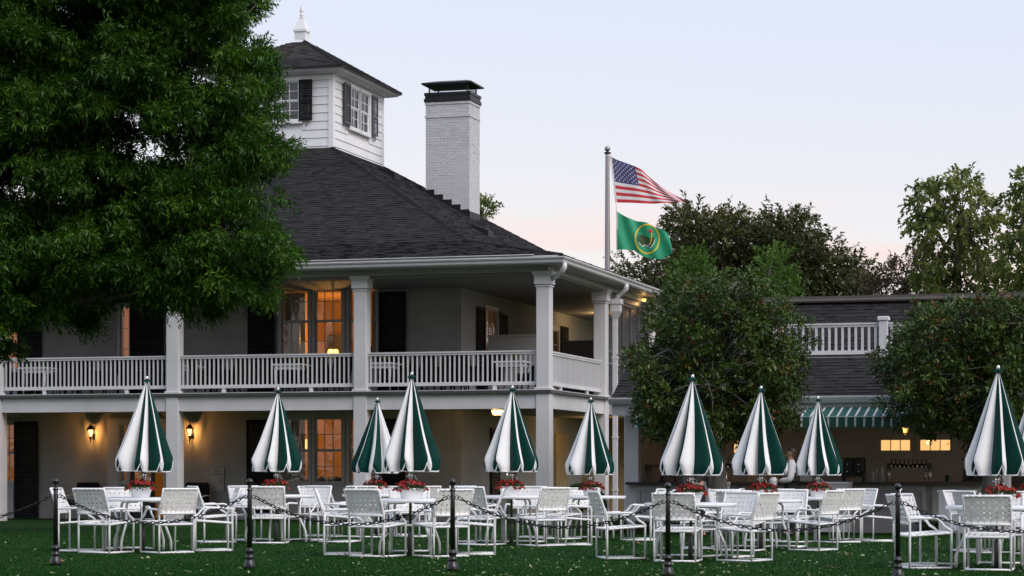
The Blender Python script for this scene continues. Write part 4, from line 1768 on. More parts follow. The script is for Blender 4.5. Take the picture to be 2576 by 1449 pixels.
# ------------------------------------------------------------------ lawn furniture
def make_chair():
    """white strap armchair, sitter faces +y"""
    t = thing('strap_armchair', 'x', 'chair', (0, 0, 0), 0, 'white strap armchairs on the lawn')
    r = .0145
    hw = .27
    yf, yr = .27, -.25

    def back(z):
        return yr - .02 - max(0, z - .60) * .33 - .0
    for s in (-1, 1):
        x = s * hw
        m = MB()
        m.tube([(x, yr, .89 - .89 + .018), (x, yr, .30), (x, yr, .60), (x, back(.72), .72), (x, back(.90), .90)], r, 8)
        arm = [(x, yr, .605), (x, .06, .62), (x * 1.0, .10, .61), (x, .14, .57), (x, .18, .52), (x, .24, .485), (x, yf, .46), (x, yf, .42), (x, yf, .018)]
        m.tube(arm, r, 8)
        m.tube([(x, yf, .018), (x, yr, .018)], r, 8)
        m.tube([(x, yf, .44), (x, yr, .40)], r * .95, 8)
        m.build('side_frame', 'chair_frame', t)
    zt, zb = .89, .555
    cv = [(-1, 0), (-.5, -.018), (0, -.024), (.5, -.018), (1, 0)]
    for nm, z in (('top_bar', zt), ('back_bar', zb)):
        m = MB()
        m.tube([(q * hw, back(z) + o, z) for q, o in cv], r, 8)
        m.build(nm, 'chair_frame', t)
    for nm, y, z in (('seat_bar', yf - .01, .438), ('seat_bar', yr + .01, .402), ('floor_bar', yr, .018)):
        m = MB()
        m.tube([(-hw, y, z), (hw, y, z)], r, 8)
        m.build(nm, 'chair_frame', t)
    # straps of the back
    up = Vector((0, -.33, 1)).normalized()
    nb = Vector((0, -1, -.33)).normalized()
    nv, nh = 7, 5
    wv, wh = (2 * hw - .03) / nv, (zt - zb - .03) / nh
    A = .0018

    def bp(x, z):
        q = x / hw
        return Vector((x, back(z) - .024 * (1 - q * q), z))
    wrap = [(-.019, 0), (-.013, .013), (0, .019), (.013, .013)]
    for i in range(nv):
        x = -hw + .015 + wv * (i + .5)
        pts = []
        for k in range(nh * 3 + 1):
            z = zb + .015 + (zt - zb - .03) * k / (nh * 3)
            sgn = math.sin(PI * (k / 3)) * (1 if i % 2 else -1)
            pts.append(bp(x, z) + nb * (A * sgn))
        e0, e1 = bp(x, zb), bp(x, zt)
        lo = [e0 + nb * .017, e0 - up * .017, e0 - nb * .017, e0 + up * .016 - nb * .004]
        hi = [e1 - up * .016 - nb * .004, e1 - nb * .017, e1 + up * .017, e1 + nb * .017]
        m = MB()
        m.strip(list(lo) + pts + list(hi), Vector((wv * .40, 0, 0)))
        m.build('strap', 'strap', t)
    for j in range(nh):
        z = zb + .015 + wh * (j + .5)
        pts = []
        for k in range(nv * 3 + 1):
            x = -hw + .015 + (2 * hw - .03) * k / (nv * 3)
            sgn = math.sin(PI * (k / 3)) * (-1 if j % 2 else 1)
            pts.append(bp(x, z) + nb * (A * sgn))
        e0, e1 = Vector((-hw, back(z), z)), Vector((hw, back(z), z))
        X = Vector((1, 0, 0))
        lo = [e0 + X * .012 - nb * .014, e0 - nb * .018, e0 - X * .018, e0 + nb * .018]
        hi = [e1 + nb * .018, e1 + X * .018, e1 - nb * .018, e1 - X * .012 - nb * .014]
        m = MB()
        m.strip(lo + pts + hi, up * (wh * .415))
        m.build('strap', 'strap', t)
    # straps of the seat
    nx, ny = 7, 7
    wx, wy = (2 * hw - .03) / nx, (yf - yr - .05) / ny

    def sp(x, y):
        q = x / hw
        k = (y - yr) / (yf - yr)
        return Vector((x, y, .402 + .036 * k - .012 * (1 - q * q)))
    Z = Vector((0, 0, 1))
    Y = Vector((0, 1, 0))
    for i in range(nx):
        x = -hw + .015 + wx * (i + .5)
        pts = []
        for k in range(ny * 3 + 1):
            y = yr + .025 + (yf - yr - .05) * k / (ny * 3)
            pts.append(sp(x, y) + Z * (A * math.sin(PI * k / 3) * (1 if i % 2 else -1)))
        e0, e1 = Vector((x, yr + .01, .402)), Vector((x, yf - .01, .438))
        m = MB()
        m.strip([e0 + Y * .016 - Z * .008, e0 - Z * .018, e0 - Y * .018, e0 + Z * .017] + pts + [e1 + Z * .017, e1 + Y * .018, e1 - Z * .018, e1 - Y * .016 - Z * .008], Vector((wx * .40, 0, 0)))
        m.build('strap', 'strap', t)
    for j in range(ny):
        y = yr + .025 + wy * (j + .5)
        pts = []
        for k in range(nx * 3 + 1):
            x = -hw + .015 + (2 * hw - .03) * k / (nx * 3)
            pts.append(sp(x, y) + Z * (A * math.sin(PI * k / 3) * (-1 if j % 2 else 1)))
        zz = .402 + .036 * (y - yr) / (yf - yr)
        e0, e1 = Vector((-hw, y, zz)), Vector((hw, y, zz))
        X = Vector((1, 0, 0))
        m = MB()
        m.strip([e0 + X * .016 - Z * .008, e0 - Z * .018, e0 - X * .018, e0 + Z * .017] + pts + [e1 + Z * .017, e1 + X * .018, e1 - Z * .018, e1 - X * .016 - Z * .008], Vector((0, wy * .41, 0)))
        m.build('strap', 'strap', t)
    return t


def make_table():
    t = thing('patio_table', 'x', 'table', (0, 0, 0), 0, 'round white tables on the lawn')
    m = MB()
    m.lathe([(.03, .735), (.03, .725), (.57, .725), (.60, .712), (.615, .715), (.62, .73), (.62, .752), (.612, .762), (.60, .757), (.58, .752), (.03, .752)], 40, 0, caps=False)
    m.build('tabletop', 'table_top', t)
    m = MB()
    n = 28
    ring = [(.36 * math.cos(2 * PI * i / n), .36 * math.sin(2 * PI * i / n), .41) for i in range(n + 1)]
    m.tube(ring, .015, 8)
    m.build('ring', 'chair_frame', t)
    for k in range(4):
        a = PI / 4 + k * PI / 2
        c, s = math.cos(a), math.sin(a)
        m = MB()
        m.tube([(r * c, r * s, z) for r, z in ((.12, .708), (.30, .708), (.345, .695), (.37, .66), (.375, .60), (.375, .43), (.385, .39), (.455, .24), (.485, .16), (.49, .10), (.49, .0))], .018, 8)
        m.build('leg', 'chair_frame', t)
    return t


def make_umbrella(seed, swap=False):
    """folded market umbrella: each rib is a crest, white on one side of it and green on the other"""
    rr = random.Random(seed)
    t = thing('patio_umbrella', 'x', 'umbrella', (0, 0, 0), 0, 'folded umbrellas standing through the tables')
    n = 8
    ang, cr = [], []
    a = rr.random() * .3
    ang = [2 * PI * k / n + rr.uniform(-.10, .10) for k in range(n)]
    cr = [rr.uniform(.88, 1.08) for k in range(n)]
    tw, wide = rr.uniform(-.16, .16), rr.uniform(.96, 1.04)
    NT, KS = 26, 14
    z_top, z_hem = 2.40, 1.19
    vs, idx, mi = [], [], []
    cols = n * KS
    ph = [rr.uniform(0, 6) for _ in range(n)]
    for i in range(NT + 1):
        u = i / NT
        Rr = .016 + .445 * wide * u ** 1.0
        if u > .9:
            Rr *= 1 - .16 * ((u - .9) / .1) ** 2
        for k in range(n):
            a0, a1 = ang[k], ang[(k + 1) % n] + (2 * PI if k == n - 1 else 0)
            for j in range(KS):
                x = j / KS
                th = a0 + (a1 - a0) * x + tw * u * u
                c = cr[k] * (1 - x) + cr[(k + 1) % n] * x
                crest = abs(math.cos(PI * x)) ** 1.25
                val = .57 + .06 * math.sin(ph[k] + 3 * u)
                shape = val + (1 - val) * crest
                shape = 1 - (1 - shape) * min(1, .35 + u * 1.1)
                # slack bulge of the cloth low down
                bul = .10 * u ** 3 * math.sin(PI * x * 2) ** 2
                r = Rr * c * (shape + bul)
                hem = 0
                if u > .55:
                    w = ((u - .55) / .45) ** 2
                    hem = -.055 * w + w * .115 * math.exp(-((min(x, 1 - x)) / .085) ** 2)
                z = z_top - (z_top - z_hem) * u + hem
                vs.append((r * math.cos(th), r * math.sin(th), z))
    m = MB()
    fs, ms = [], []
    for i in range(NT):
        for q in range(cols):
            q2 = (q + 1) % cols
            j = q % KS
            white = (j < KS // 2) != swap
            fs.append((i * cols + q, (i + 1) * cols + q, (i + 1) * cols + q2, i * cols + q2))
            ms.append(0 if white else 1)
    m.v = vs
    m.f = fs
    m.m = ms
    m.t = [None] * len(fs)
    m.sm = [True] * len(fs)
    m.build('canopy', ['canvas_white', 'canvas_green'], t)
    # piping along the hem
    m = MB()
    e = [Vector(vs[NT * cols + q]) for q in range(cols)]
    m.tube(e + [e[0]], .009, 5, caps=False)
    m.build('hem', 'canvas_white', t)
    m = MB()
    m.tube([(0, 0, .30), (0, 0, 2.42)], .020, 12)
    m.build('pole', 'alu_pole', t)
    m = MB()
    m.lathe([(.032, .0), (.032, .32), (.024, .325)], 12)
    m.build('sleeve', 'sleeve_grey', t)
    m = MB()
    k = 16
    m.rings([[(r * (1 + .25 * math.sin(j * 2.4 + seed)) * math.cos(2 * PI * j / k), r * (1 + .25 * math.sin(j * 2.4 + seed)) * math.sin(2 * PI * j / k), z + .012 * math.sin(j * 1.9 + seed)) for j in range(k)] for r, z in ((.012, 2.435), (.03, 2.425), (.058, 2.40))], 0, False, True)
    m.build('crown', 'canvas_green', t)
    m = MB()
    m.lathe([(.010, 2.40), (.022, 2.42), (.022, 2.455), (.016, 2.475), (.004, 2.482)], 12)
    m.build('finial', 'chrome', t)
    m = MB()
    m.lathe([(.027, 1.04), (.030, 1.05), (.030, 1.10), (.027, 1.11)], 12)
    m.tube([(.03, -.0, 1.08), (.065, 0, 1.08), (.075, 0, 1.03), (.09, 0, 1.02)], .009, 6)
    m.sphere((-.045, 0, 1.07), .016, 8)
    m.tube([(-.02, 0, 1.07), (-.045, 0, 1.07)], .008, 6)
    c = m.build('crank', 'chrome', t)
    return t


def make_planter(seed):
    rr = np.random.default_rng(seed)
    t = thing('flower_planter', 'x', 'planter', (0, 0, 0), 0, 'red flower planters on the tables')
    m = MB()
    m.lathe([(.125, 0), (.130, .012), (.155, .09), (.185, .135), (.192, .140), (.192, .148), (.180, .146), (.145, .09), (.02, .085)], 28, 0, sy=.62)
    for k in range(44):
        a = 2 * PI * k / 44
        c, s = math.cos(a), math.sin(a) * .62
        m.tube([(.1285 * c, .1285 * s, .012), (.154 * c, .154 * s, .09)], .003, 4, caps=False)
    m.build('pot', 'planter_white', t)
    n = 420
    p = rr.random(n)
    a = rr.random(n) * 2 * PI
    r = np.sqrt(rr.random(n)) * .215
    P = np.stack([r * np.cos(a), r * np.sin(a) * .66, .12 + .085 * rr.random(n) * (1.1 - (r / .24) ** 2)], 1)
    D = np.stack([np.cos(a) * .8 + rr.normal(0, .5, n), np.sin(a) * .8 + rr.normal(0, .5, n), rr.normal(.3, .6, n)], 1)
    N = rr.normal(size=(n, 3)) + np.array([0, 0, 1.5])
    link('foliage', leaf_mesh('foliage', P, D, N, .035 + .02 * rr.random(n), np.full(n, .018), rr.random(n), ['leaf_petunia']), t)
    m = MB()
    for k in range(70):
        a = rr.random() * 2 * PI
        r = .05 + .185 * math.sqrt(rr.random())
        z = .145 + .10 * (1 - (r / .25) ** 2) + rr.normal(0, .012) - (.04 if r > .2 else 0)
        c = Vector((r * math.cos(a), r * math.sin(a) * .66, z))
        d = Vector((math.cos(a) * .6 + rr.normal(0, .3), math.sin(a) * .8 + rr.normal(0, .3) - .25, .5 + rr.normal(0, .3))).normalized()
        x = d.cross(Vector((0, 0, 1))).normalized()
        y = d.cross(x)
        s = .020 + .008 * rr.random()
        q = 10
        pts = [c]
        for j in range(q):
            w = s * (1 if j % 2 else .82)
            pts.append(c + d * .014 + (x * math.cos(2 * PI * j / q) + y * math.sin(2 * PI * j / q)) * w)
        m.add(pts, [(0, 1 + j, 1 + (j + 1) % q) for j in range(q)], 0, rr.random())
    m.build('blossoms', 'petal_red', t, 'stuff')
    return t


TABLES = [  # px of the foot, scale (units of the wide picture per metre), tilt, swap, planter offset, chairs (azimuth, radius, turn), words
    (359, 178, .025, 0, [(240, .80, 0), (303, .84, 5), (182, .86, -6), (112, .84, 4), (8, .98, 4)], 'the leftmost table', 'leftmost in the picture, in front of the two wall lanterns'),
    (694, 157, .015, 0, [(268, .72, 3), (196, .98, 8), (352, 1.05, -5), (62, .86, 0), (120, .9, 3)], 'the table before the tall windows', 'in front of the tall lit ground-floor windows'),
    (948, 141, .004, 1, [(212, .78, 4), (262, .84, -4), (178, 1.0, 0), (325, .86, 6), (75, .86, 0)], 'the far middle table', 'small, green on its left side, half hidden'),
    (1031, 186, .012, 0, [(240, .80, -2), (302, .84, 0), (181, .90, 4), (92, .82, 0), (4, .90, -4)], 'the middle front table', 'large, between the two middle columns of the porch'),
    (1286, 161, .008, 0, [(236, .82, 0), (304, .84, 3), (76, .84, 0), (2, .98, 0), (128, .86, 6)], 'the table left of the corner column', 'just left of the corner column under the ceiling lantern'),
    (1485, 144, .004, 0, [(228, .84, 0), (336, .92, 6), (18, .96, -4), (172, .98, 0), (95, .84, 0)], 'the table before the lit hall', 'slim, just right of the corner column'),
    (1737, 188, .012, 0, [(254, .82, 0), (188, .96, 4), (318, .90, 4), (52, .90, 0), (96, .86, -4)], 'the front table before the left evergreen', 'large, in front of the left holly'),
    (1914, 166, .002, 0, [(244, .84, 0), (322, .92, 0), (170, .94, 0), (60, .9, 5), (112, .86, 0)], 'the table beside the waiter', 'immediately left of the waiter'),
    (2057, 147.6, .004, 0, [(232, .84, 0), (286, .86, 6), (42, .90, 0), (352, 1.02, 0), (165, .94, 0)], 'the far table before the awning', 'immediately right of the waiter, in front of the awning'),
    (2507, 205.6, .008, 0, [(252, .80, 0), (193, .97, -3), (140, .96, 0), (312, .86, 0), (75, .86, 0)], 'the nearest table at right', 'tallest and nearest, by the right edge of the picture'),
    (2598, 172, .004, 0, [(205, .86, 0), (258, .84, 0), (150, .9, 0)], 'the table cut by the right edge', 'cut off by the right edge behind the tallest one'),
]


def side_word(az):
    az %= 360
    if 198 <= az < 250:
        return 'on its near left side'
    if 250 <= az < 288:
        return 'on its near side'
    if 288 <= az < 330:
        return 'on its near right side'
    if az >= 330 or az < 12:
        return 'on its right side'
    if 12 <= az < 70:
        return 'on its far right side'
    if 70 <= az < 106:
        return 'on its far side'
    if 106 <= az < 155:
        return 'on its far left side'
    return 'on its left side'


def build_tables():
    chair, table = make_chair(), make_table()
    used = set()
    first = True
    planters = [make_planter(s) for s in (3, 5, 8)]
    pused = [False] * 3
    for i, (px, s, tilt, swap, chairs, tw, uw) in enumerate(TABLES):
        d = F / s
        x = at(px, d)
        g = gz(x, d)
        tl = 'round white patio table: ' + tw
        if first:
            table.location = (x, d, g)
            table.rotation_euler = (0, 0, .3)
            table['label'] = tl
        else:
            dup(table, tl, (x, d, g), R.uniform(0, 1.5))
        u = make_umbrella(20 + i, bool(swap))
        u.location = (x, d, g)
        u.rotation_euler = (0, tilt, R.uniform(-.22, .22))
        u['label'] = 'folded green and white umbrella, ' + uw
        k = i % 3
        pl = 'white planter of red flowers on ' + tw
        ploc = (x + R.uniform(-.03, .03), d - .17, g + .757)
        if not pused[k]:
            pused[k] = True
            planters[k].location = ploc
            planters[k].rotation_euler = (0, 0, R.uniform(-.3, .3))
            planters[k]['label'] = pl
        else:
            dup(planters[k], pl, ploc, R.uniform(-.3, .3))
        seen = set()
        for az, r, turn in chairs:
            a = rad(az)
            cx, cy = x + r * math.cos(a), d + r * math.sin(a)
            rz = a + PI / 2 + rad(turn) + R.uniform(-.05, .05)
            w = side_word(az)
            assert w not in seen, (i, az, w)
            seen.add(w)
            lab = 'strap armchair at %s, %s' % (tw, w)
            if first:
                chair.location = (cx, cy, gz(cx, cy))
                chair.rotation_euler = (0, 0, rz)
                chair['label'] = lab
                first = False
            else:
                dup(chair, lab, (cx, cy, gz(cx, cy)), rz)
        first = False


# ------------------------------------------------------------------ posts and chains
POSTS = [(-7.95, 28.3, 'black ball-topped post just beyond the left edge of the lawn'), (-5.47, 27.4, 'leftmost black ball-topped post in view'), (-3.03, 26.4, 'black ball-topped post between the leftmost and middle tables'),
         (-.67, 25.8, 'black ball-topped post in the middle of the row'), (1.73, 25.35, 'black ball-topped post in front of the left holly table'), (4.22, 25.0, 'black ball-topped post in the open gap before the bar counter'), (6.75, 24.7, 'black ball-topped post just beyond the right edge')]


def build_posts():
    t = thing('barrier_post', 'x', 'post', (0, 0, 0), 0, 'posts of the chain barrier')
    m = MB()
    m.lathe([(.068, 0), (.070, .03), (.066, .06), (.056, .085), (.046, .105), (.044, .12), (.049, .13), (.049, .145), (.042, .155), (.040, .185), (.046, .20), (.050, .21), (.045, .225), (.034, .235), (.030, .25)], 20)
    m.build('base', 'post_black', t)
    m = MB()
    m.lathe([(.0285, .25), (.0265, .90), (.024, .905)], 18)
    m.build('shaft', 'post_black', t)
    m = MB()
    m.lathe([(.026, .905), (.034, .91), (.034, .92), (.026, .93), (.020, .95), (.025, .965), (.022, .975)], 18)
    m.build('collar', 'post_black', t)
    m = MB()
    m.sphere((0, 0, 1.01), .040, 18)
    m.build('ball', 'post_black', t)
    for s in (-1, 1):
        m = MB()
        m.tube([(s * (.047 + .02 * math.cos(2 * PI * k / 12)), 0, .835 + .02 * math.sin(2 * PI * k / 12)) for k in range(13)], .004, 5, caps=False)
        m.build('eye_ring', 'chain_black', t)
    proto = t
    for i, (x, y, lab) in enumerate(POSTS):
        if i == 0:
            t.location = (x, y, gz(x, y))
            t['label'] = lab
        else:
            dup(proto, lab, (x, y, gz(x, y)), 0)
    m = MB()
    lk = [(.022 * math.cos(a) + (.011 if math.cos(a) > 0 else -.011), .015 * math.sin(a), 0) for a in [2 * PI * k / 10 for k in range(11)]]
    m.tube(lk, .0058, 5, caps=False)
    me = m.mesh('link', ['chain_black'])
    names = ['running out of the left edge to the leftmost post', 'hung between the leftmost two posts in view', 'hung from the second post to the middle post', 'hung from the middle post to the post before the left holly', 'hung before the waiter between the fourth and fifth posts', 'running from the rightmost post out of the right edge']
    for i in range(len(POSTS) - 1):
        p = Vector((POSTS[i][0] + .066, POSTS[i][1], gz(*POSTS[i][:2]) + .835))
        q = Vector((POSTS[i + 1][0] - .066, POSTS[i + 1][1], gz(*POSTS[i + 1][:2]) + .835))
        c = thing('barrier_chain', 'black chain ' + names[i], 'chain', p, 0, 'chains of the barrier')
        sag = .31

        def f(u):
            v = p.lerp(q, u)
            v.z -= sag * 4 * u * (1 - u)
            return v - p
        pts = [f(k / 400) for k in range(401)]
        acc = [0]
        for k in range(400):
            acc.append(acc[-1] + (pts[k + 1] - pts[k]).length)
        n = int(acc[-1] / .0535)
        k = 0
        for j in range(n):
            s = acc[-1] * (j + .5) / n
            while acc[k + 1] < s:
                k += 1
            v = pts[k].lerp(pts[k + 1], (s - acc[k]) / (acc[k + 1] - acc[k]))
            dr = (pts[k + 1] - pts[k]).normalized()
            o = link('chain_link', me, c)
            qn = dr.to_track_quat('X', 'Z')
            o.rotation_mode = 'QUATERNION'
            from mathutils import Quaternion
            o.rotation_quaternion = qn @ Quaternion((1, 0, 0), rad(20 if j % 2 else 100) + R.uniform(-.2, .2))
            o.location = v


# ------------------------------------------------------------------ flags
def build_flags():
    d = 90.0
    s = F / d
    X0 = at(1528, d)
    t = thing('flagpole', 'tall grey metal flagpole with a ball top rising behind the clubhouse roof', 'flagpole', (X0, d, -.2))
    zt = zat(387, d) + .2
    m = MB()
    m.lathe([(.16, 0), (.15, 2), (.085, zt - .1), (.085, zt)], 16)
    m.build('pole', 'pole_metal', t)
    m = MB()
    m.lathe([(.085, zt), (.13, zt + .02), (.13, zt + .06), (.04, zt + .08), (.03, zt + .12)], 14)
    m.tube([(0, 0, zt + .05), (.15, 0, zt + .03)], .03, 6)
    m.build('truck', 'black_metal', t)
    m = MB()
    m.sphere((0, 0, zt + .20), .115, 16)
    m.build('ball', 'pole_metal', t)
    m = MB()
    def lz(py):
        return zat(py, d) + .2
    P = lambda px, py: ((px - 1528) / s, -.02, lz(py))
    m.tube([P(1535, 390), P(1537, 396)], .012, 4)
    m.tube([P(1533, 392), P(1549.5, 508), P(1551, 531), P(1552, 628), P(1551.5, 760)], .012, 4)
    m.build('halyard', 'paper', t)

    def cv(pts):
        us = [p[0] for p in pts]
        return lambda u: (np.interp(u, us, [p[1] for p in pts]), np.interp(u, us, [p[2] for p in pts]))
    k = lambda cx, cy: ((cx * .4141 + 2300) / 1.59, (cy * .4141 + 500) / 1.59)
    # stars and stripes
    top = cv([(u, *k(*p)) for u, p in ((0, (345, 305)), (.1, (398, 332)), (.25, (480, 362)), (.4, (572, 398)), (.5, (640, 432)), (.6, (700, 482)), (.7, (775, 545)), (.8, (865, 608)), (.9, (965, 672)), (1, (1072, 733)))])
    bot = cv([(u, *k(*p)) for u, p in ((0, (398, 748)), (.2, (520, 752)), (.4, (650, 757)), (.6, (790, 757)), (.8, (935, 755)), (1, (1078, 744)))])

    def S1(u, v, off=0):
        a, b = top(u), bot(u)
        px, py = a[0] + (b[0] - a[0]) * v, a[1] + (b[1] - a[1]) * v
        # the fly is furled: a fold runs down from the head
        px += 4.5 * math.sin(PI * u) * math.sin(PI * v) * u
        dep = .16 * math.sin(u * 11 + v * 2.2) * u + .5 * max(0, u - .55) * (1 - v) + .10 * math.sin(u * 24 - v * 5) * u * u + off
        return ((px - 1549) / s, dep, zat(py, d) - zat(508, d))
    o1 = thing('american_flag', 'red, white and blue stars and stripes flying at the top of the flagpole', 'flag', (at(1549, d), d, zat(508, d)))
    NU, NVS = 60, 3
    for j in range(13):
        m = MB()
        u0 = .40 if j < 7 else 0
        nn = int(NU * (1 - u0))
        vs = [S1(u0 + (1 - u0) * a / nn, (j + b / NVS) / 13) for a in range(nn + 1) for b in range(NVS + 1)]
        m.add(vs, [(a * (NVS + 1) + b, a * (NVS + 1) + b + 1, (a + 1) * (NVS + 1) + b + 1, (a + 1) * (NVS + 1) + b) for a in range(nn) for b in range(NVS)], 0, None, True)
        m.build('stripe', 'flag_white' if j % 2 else 'flag_red', o1)
    m = MB()
    nu, nv = 20, 14
    vs = [S1(.40 * a / nu, 7 / 13 * b / nv) for a in range(nu + 1) for b in range(nv + 1)]
    m.add(vs, [(a * (nv + 1) + b, a * (nv + 1) + b + 1, (a + 1) * (nv + 1) + b + 1, (a + 1) * (nv + 1) + b) for a in range(nu) for b in range(nv)], 0, None, True)
    can = m.build('canton', 'flag_blue', o1)
    for side in (-.012, .012):
        for r in range(9):
            for c in range(6 - r % 2):
                u = .40 * (2 * c + 1 + r % 2) / 12
                v = 7 / 13 * (r + 1) / 10
                m = MB()
                pts = [S1(u, v, side)]
                for q in range(10):
                    a = PI / 2 + q * PI / 5
                    w = .0165 if q % 2 == 0 else .0068
                    pts.append(S1(u + w * math.cos(a) * .8, v - w * 1.45 * math.sin(a), side))
                m.add(pts, [(0, 1 + q, 1 + (q + 1) % 10) for q in range(10)])
                m.build('star', 'flag_white', can)
    m = MB()
    m.strip([S1(0, v / 10) for v in range(11)], Vector((.035, 0, 0)))
    m.build('heading', 'paper', o1)
    # green flag with a ring emblem
    top2 = cv([(u, *k(*p)) for u, p in ((0, (403, 832)), (.2, (500, 890)), (.4, (600, 930)), (.55, (690, 945)), (.68, (760, 985)), (.8, (840, 1000)), (.9, (890, 1035)), (1, (912, 1075)))])
    bot2 = cv([(u, *k(*p)) for u, p in ((0, (405, 1203)), (.15, (480, 1205)), (.3, (570, 1212)), (.42, (640, 1262)), (.6, (740, 1288)), (.75, (830, 1300)), (.88, (900, 1270)), (1, (940, 1232)))])

    def dep2(u, v):
        return .14 * math.sin(u * 9 + v * 2.6) * (.25 + u) + .05 * math.sin(u * 21 - 4 * v)

    def S2(u, v, off=0):
        a, b = top2(u), bot2(u)
        px, py = a[0] + (b[0] - a[0]) * v, a[1] + (b[1] - a[1]) * v
        return ((px - 1552) / s, dep2(u, v) + off, zat(py, d) - zat(628, d))
    o2 = thing('green_flag', 'green flag with a yellow ring, map emblem and red pin flag', 'flag', (at(1552, d), d, zat(628, d)))
    m = MB()
    nu, nv = 44, 22
    vs = [S2(a / nu, b / nv) for a in range(nu + 1) for b in range(nv + 1)]
    m.add(vs, [(a * (nv + 1) + b, a * (nv + 1) + b + 1, (a + 1) * (nv + 1) + b + 1, (a + 1) * (nv + 1) + b) for a in range(nu) for b in range(nv)], 0, None, True)
    m.build('cloth', 'flag_green', o2)

    def onflag(cx, cy, off):
        """(u, v) of a place on the cloth, then its point just proud of it"""
        px, py = k(cx, cy)
        u = .5
        for _ in range(12):
            v = (py - top2(u)[1]) / max(1e-3, bot2(u)[1] - top2(u)[1])
            xx = top2(u)[0] + (bot2(u)[0] - top2(u)[0]) * v
            u = min(1, max(0, u + (px - xx) / 100))
        return S2(u, v, off)

    def patch(name, pts, mt, off):
        for sg in (-1, 1):
            m = MB()
            c = (sum(p[0] for p in pts) / len(pts), sum(p[1] for p in pts) / len(pts))
            # fan in three rings so that the piece follows the waves
            rings = [[onflag(c[0] + (p[0] - c[0]) * q, c[1] + (p[1] - c[1]) * q, sg * off) for p in pts] for q in (.02, .35, .7, 1)]
            m.rings(rings, 0, False)
            m.build(name, mt, o2)
    n = 44
    for sg in (-1, 1):
        m = MB()
        out = [onflag(698 + 124 * math.cos(2 * PI * i / n), 1101 + 143 * math.sin(2 * PI * i / n), sg * .012) for i in range(n)]
        inn = [onflag(698 + 112 * math.cos(2 * PI * i / n), 1101 + 131 * math.sin(2 * PI * i / n), sg * .012) for i in range(n)]
        m.rings([out, inn], 0, False)
        m.build('ring', 'emblem_yellow', o2)
    shape = [(600, 1092), (612, 1062), (640, 1062), (690, 1078), (718, 1092), (740, 1088), (775, 1076), (772, 1105), (758, 1135), (740, 1165), (722, 1180), (712, 1162), (690, 1160), (668, 1152), (652, 1170), (632, 1150), (610, 1130)]
    patch('map_edge', [(x + 2, y + 12) for x, y in shape], 'emblem_white', .012)  # white printed edge under the map
    patch('map_shape', shape, 'emblem_dark', .020)
    patch('pin', [(738, 1040), (745, 1040), (741, 1090), (730, 1150), (722, 1150), (733, 1088)], 'emblem_yellow', .028)
    patch('pin_flag', [(712, 1010), (743, 1008), (745, 1037), (714, 1040)], 'emblem_red', .030)
    patch('cup', [(708, 1150), (720, 1144), (731, 1150), (720, 1158)], 'emblem_white', .028)
    m = MB()
    m.strip([S2(0, v / 10) for v in range(11)], Vector((.03, 0, 0)))
    m.build('heading', 'paper', o2)


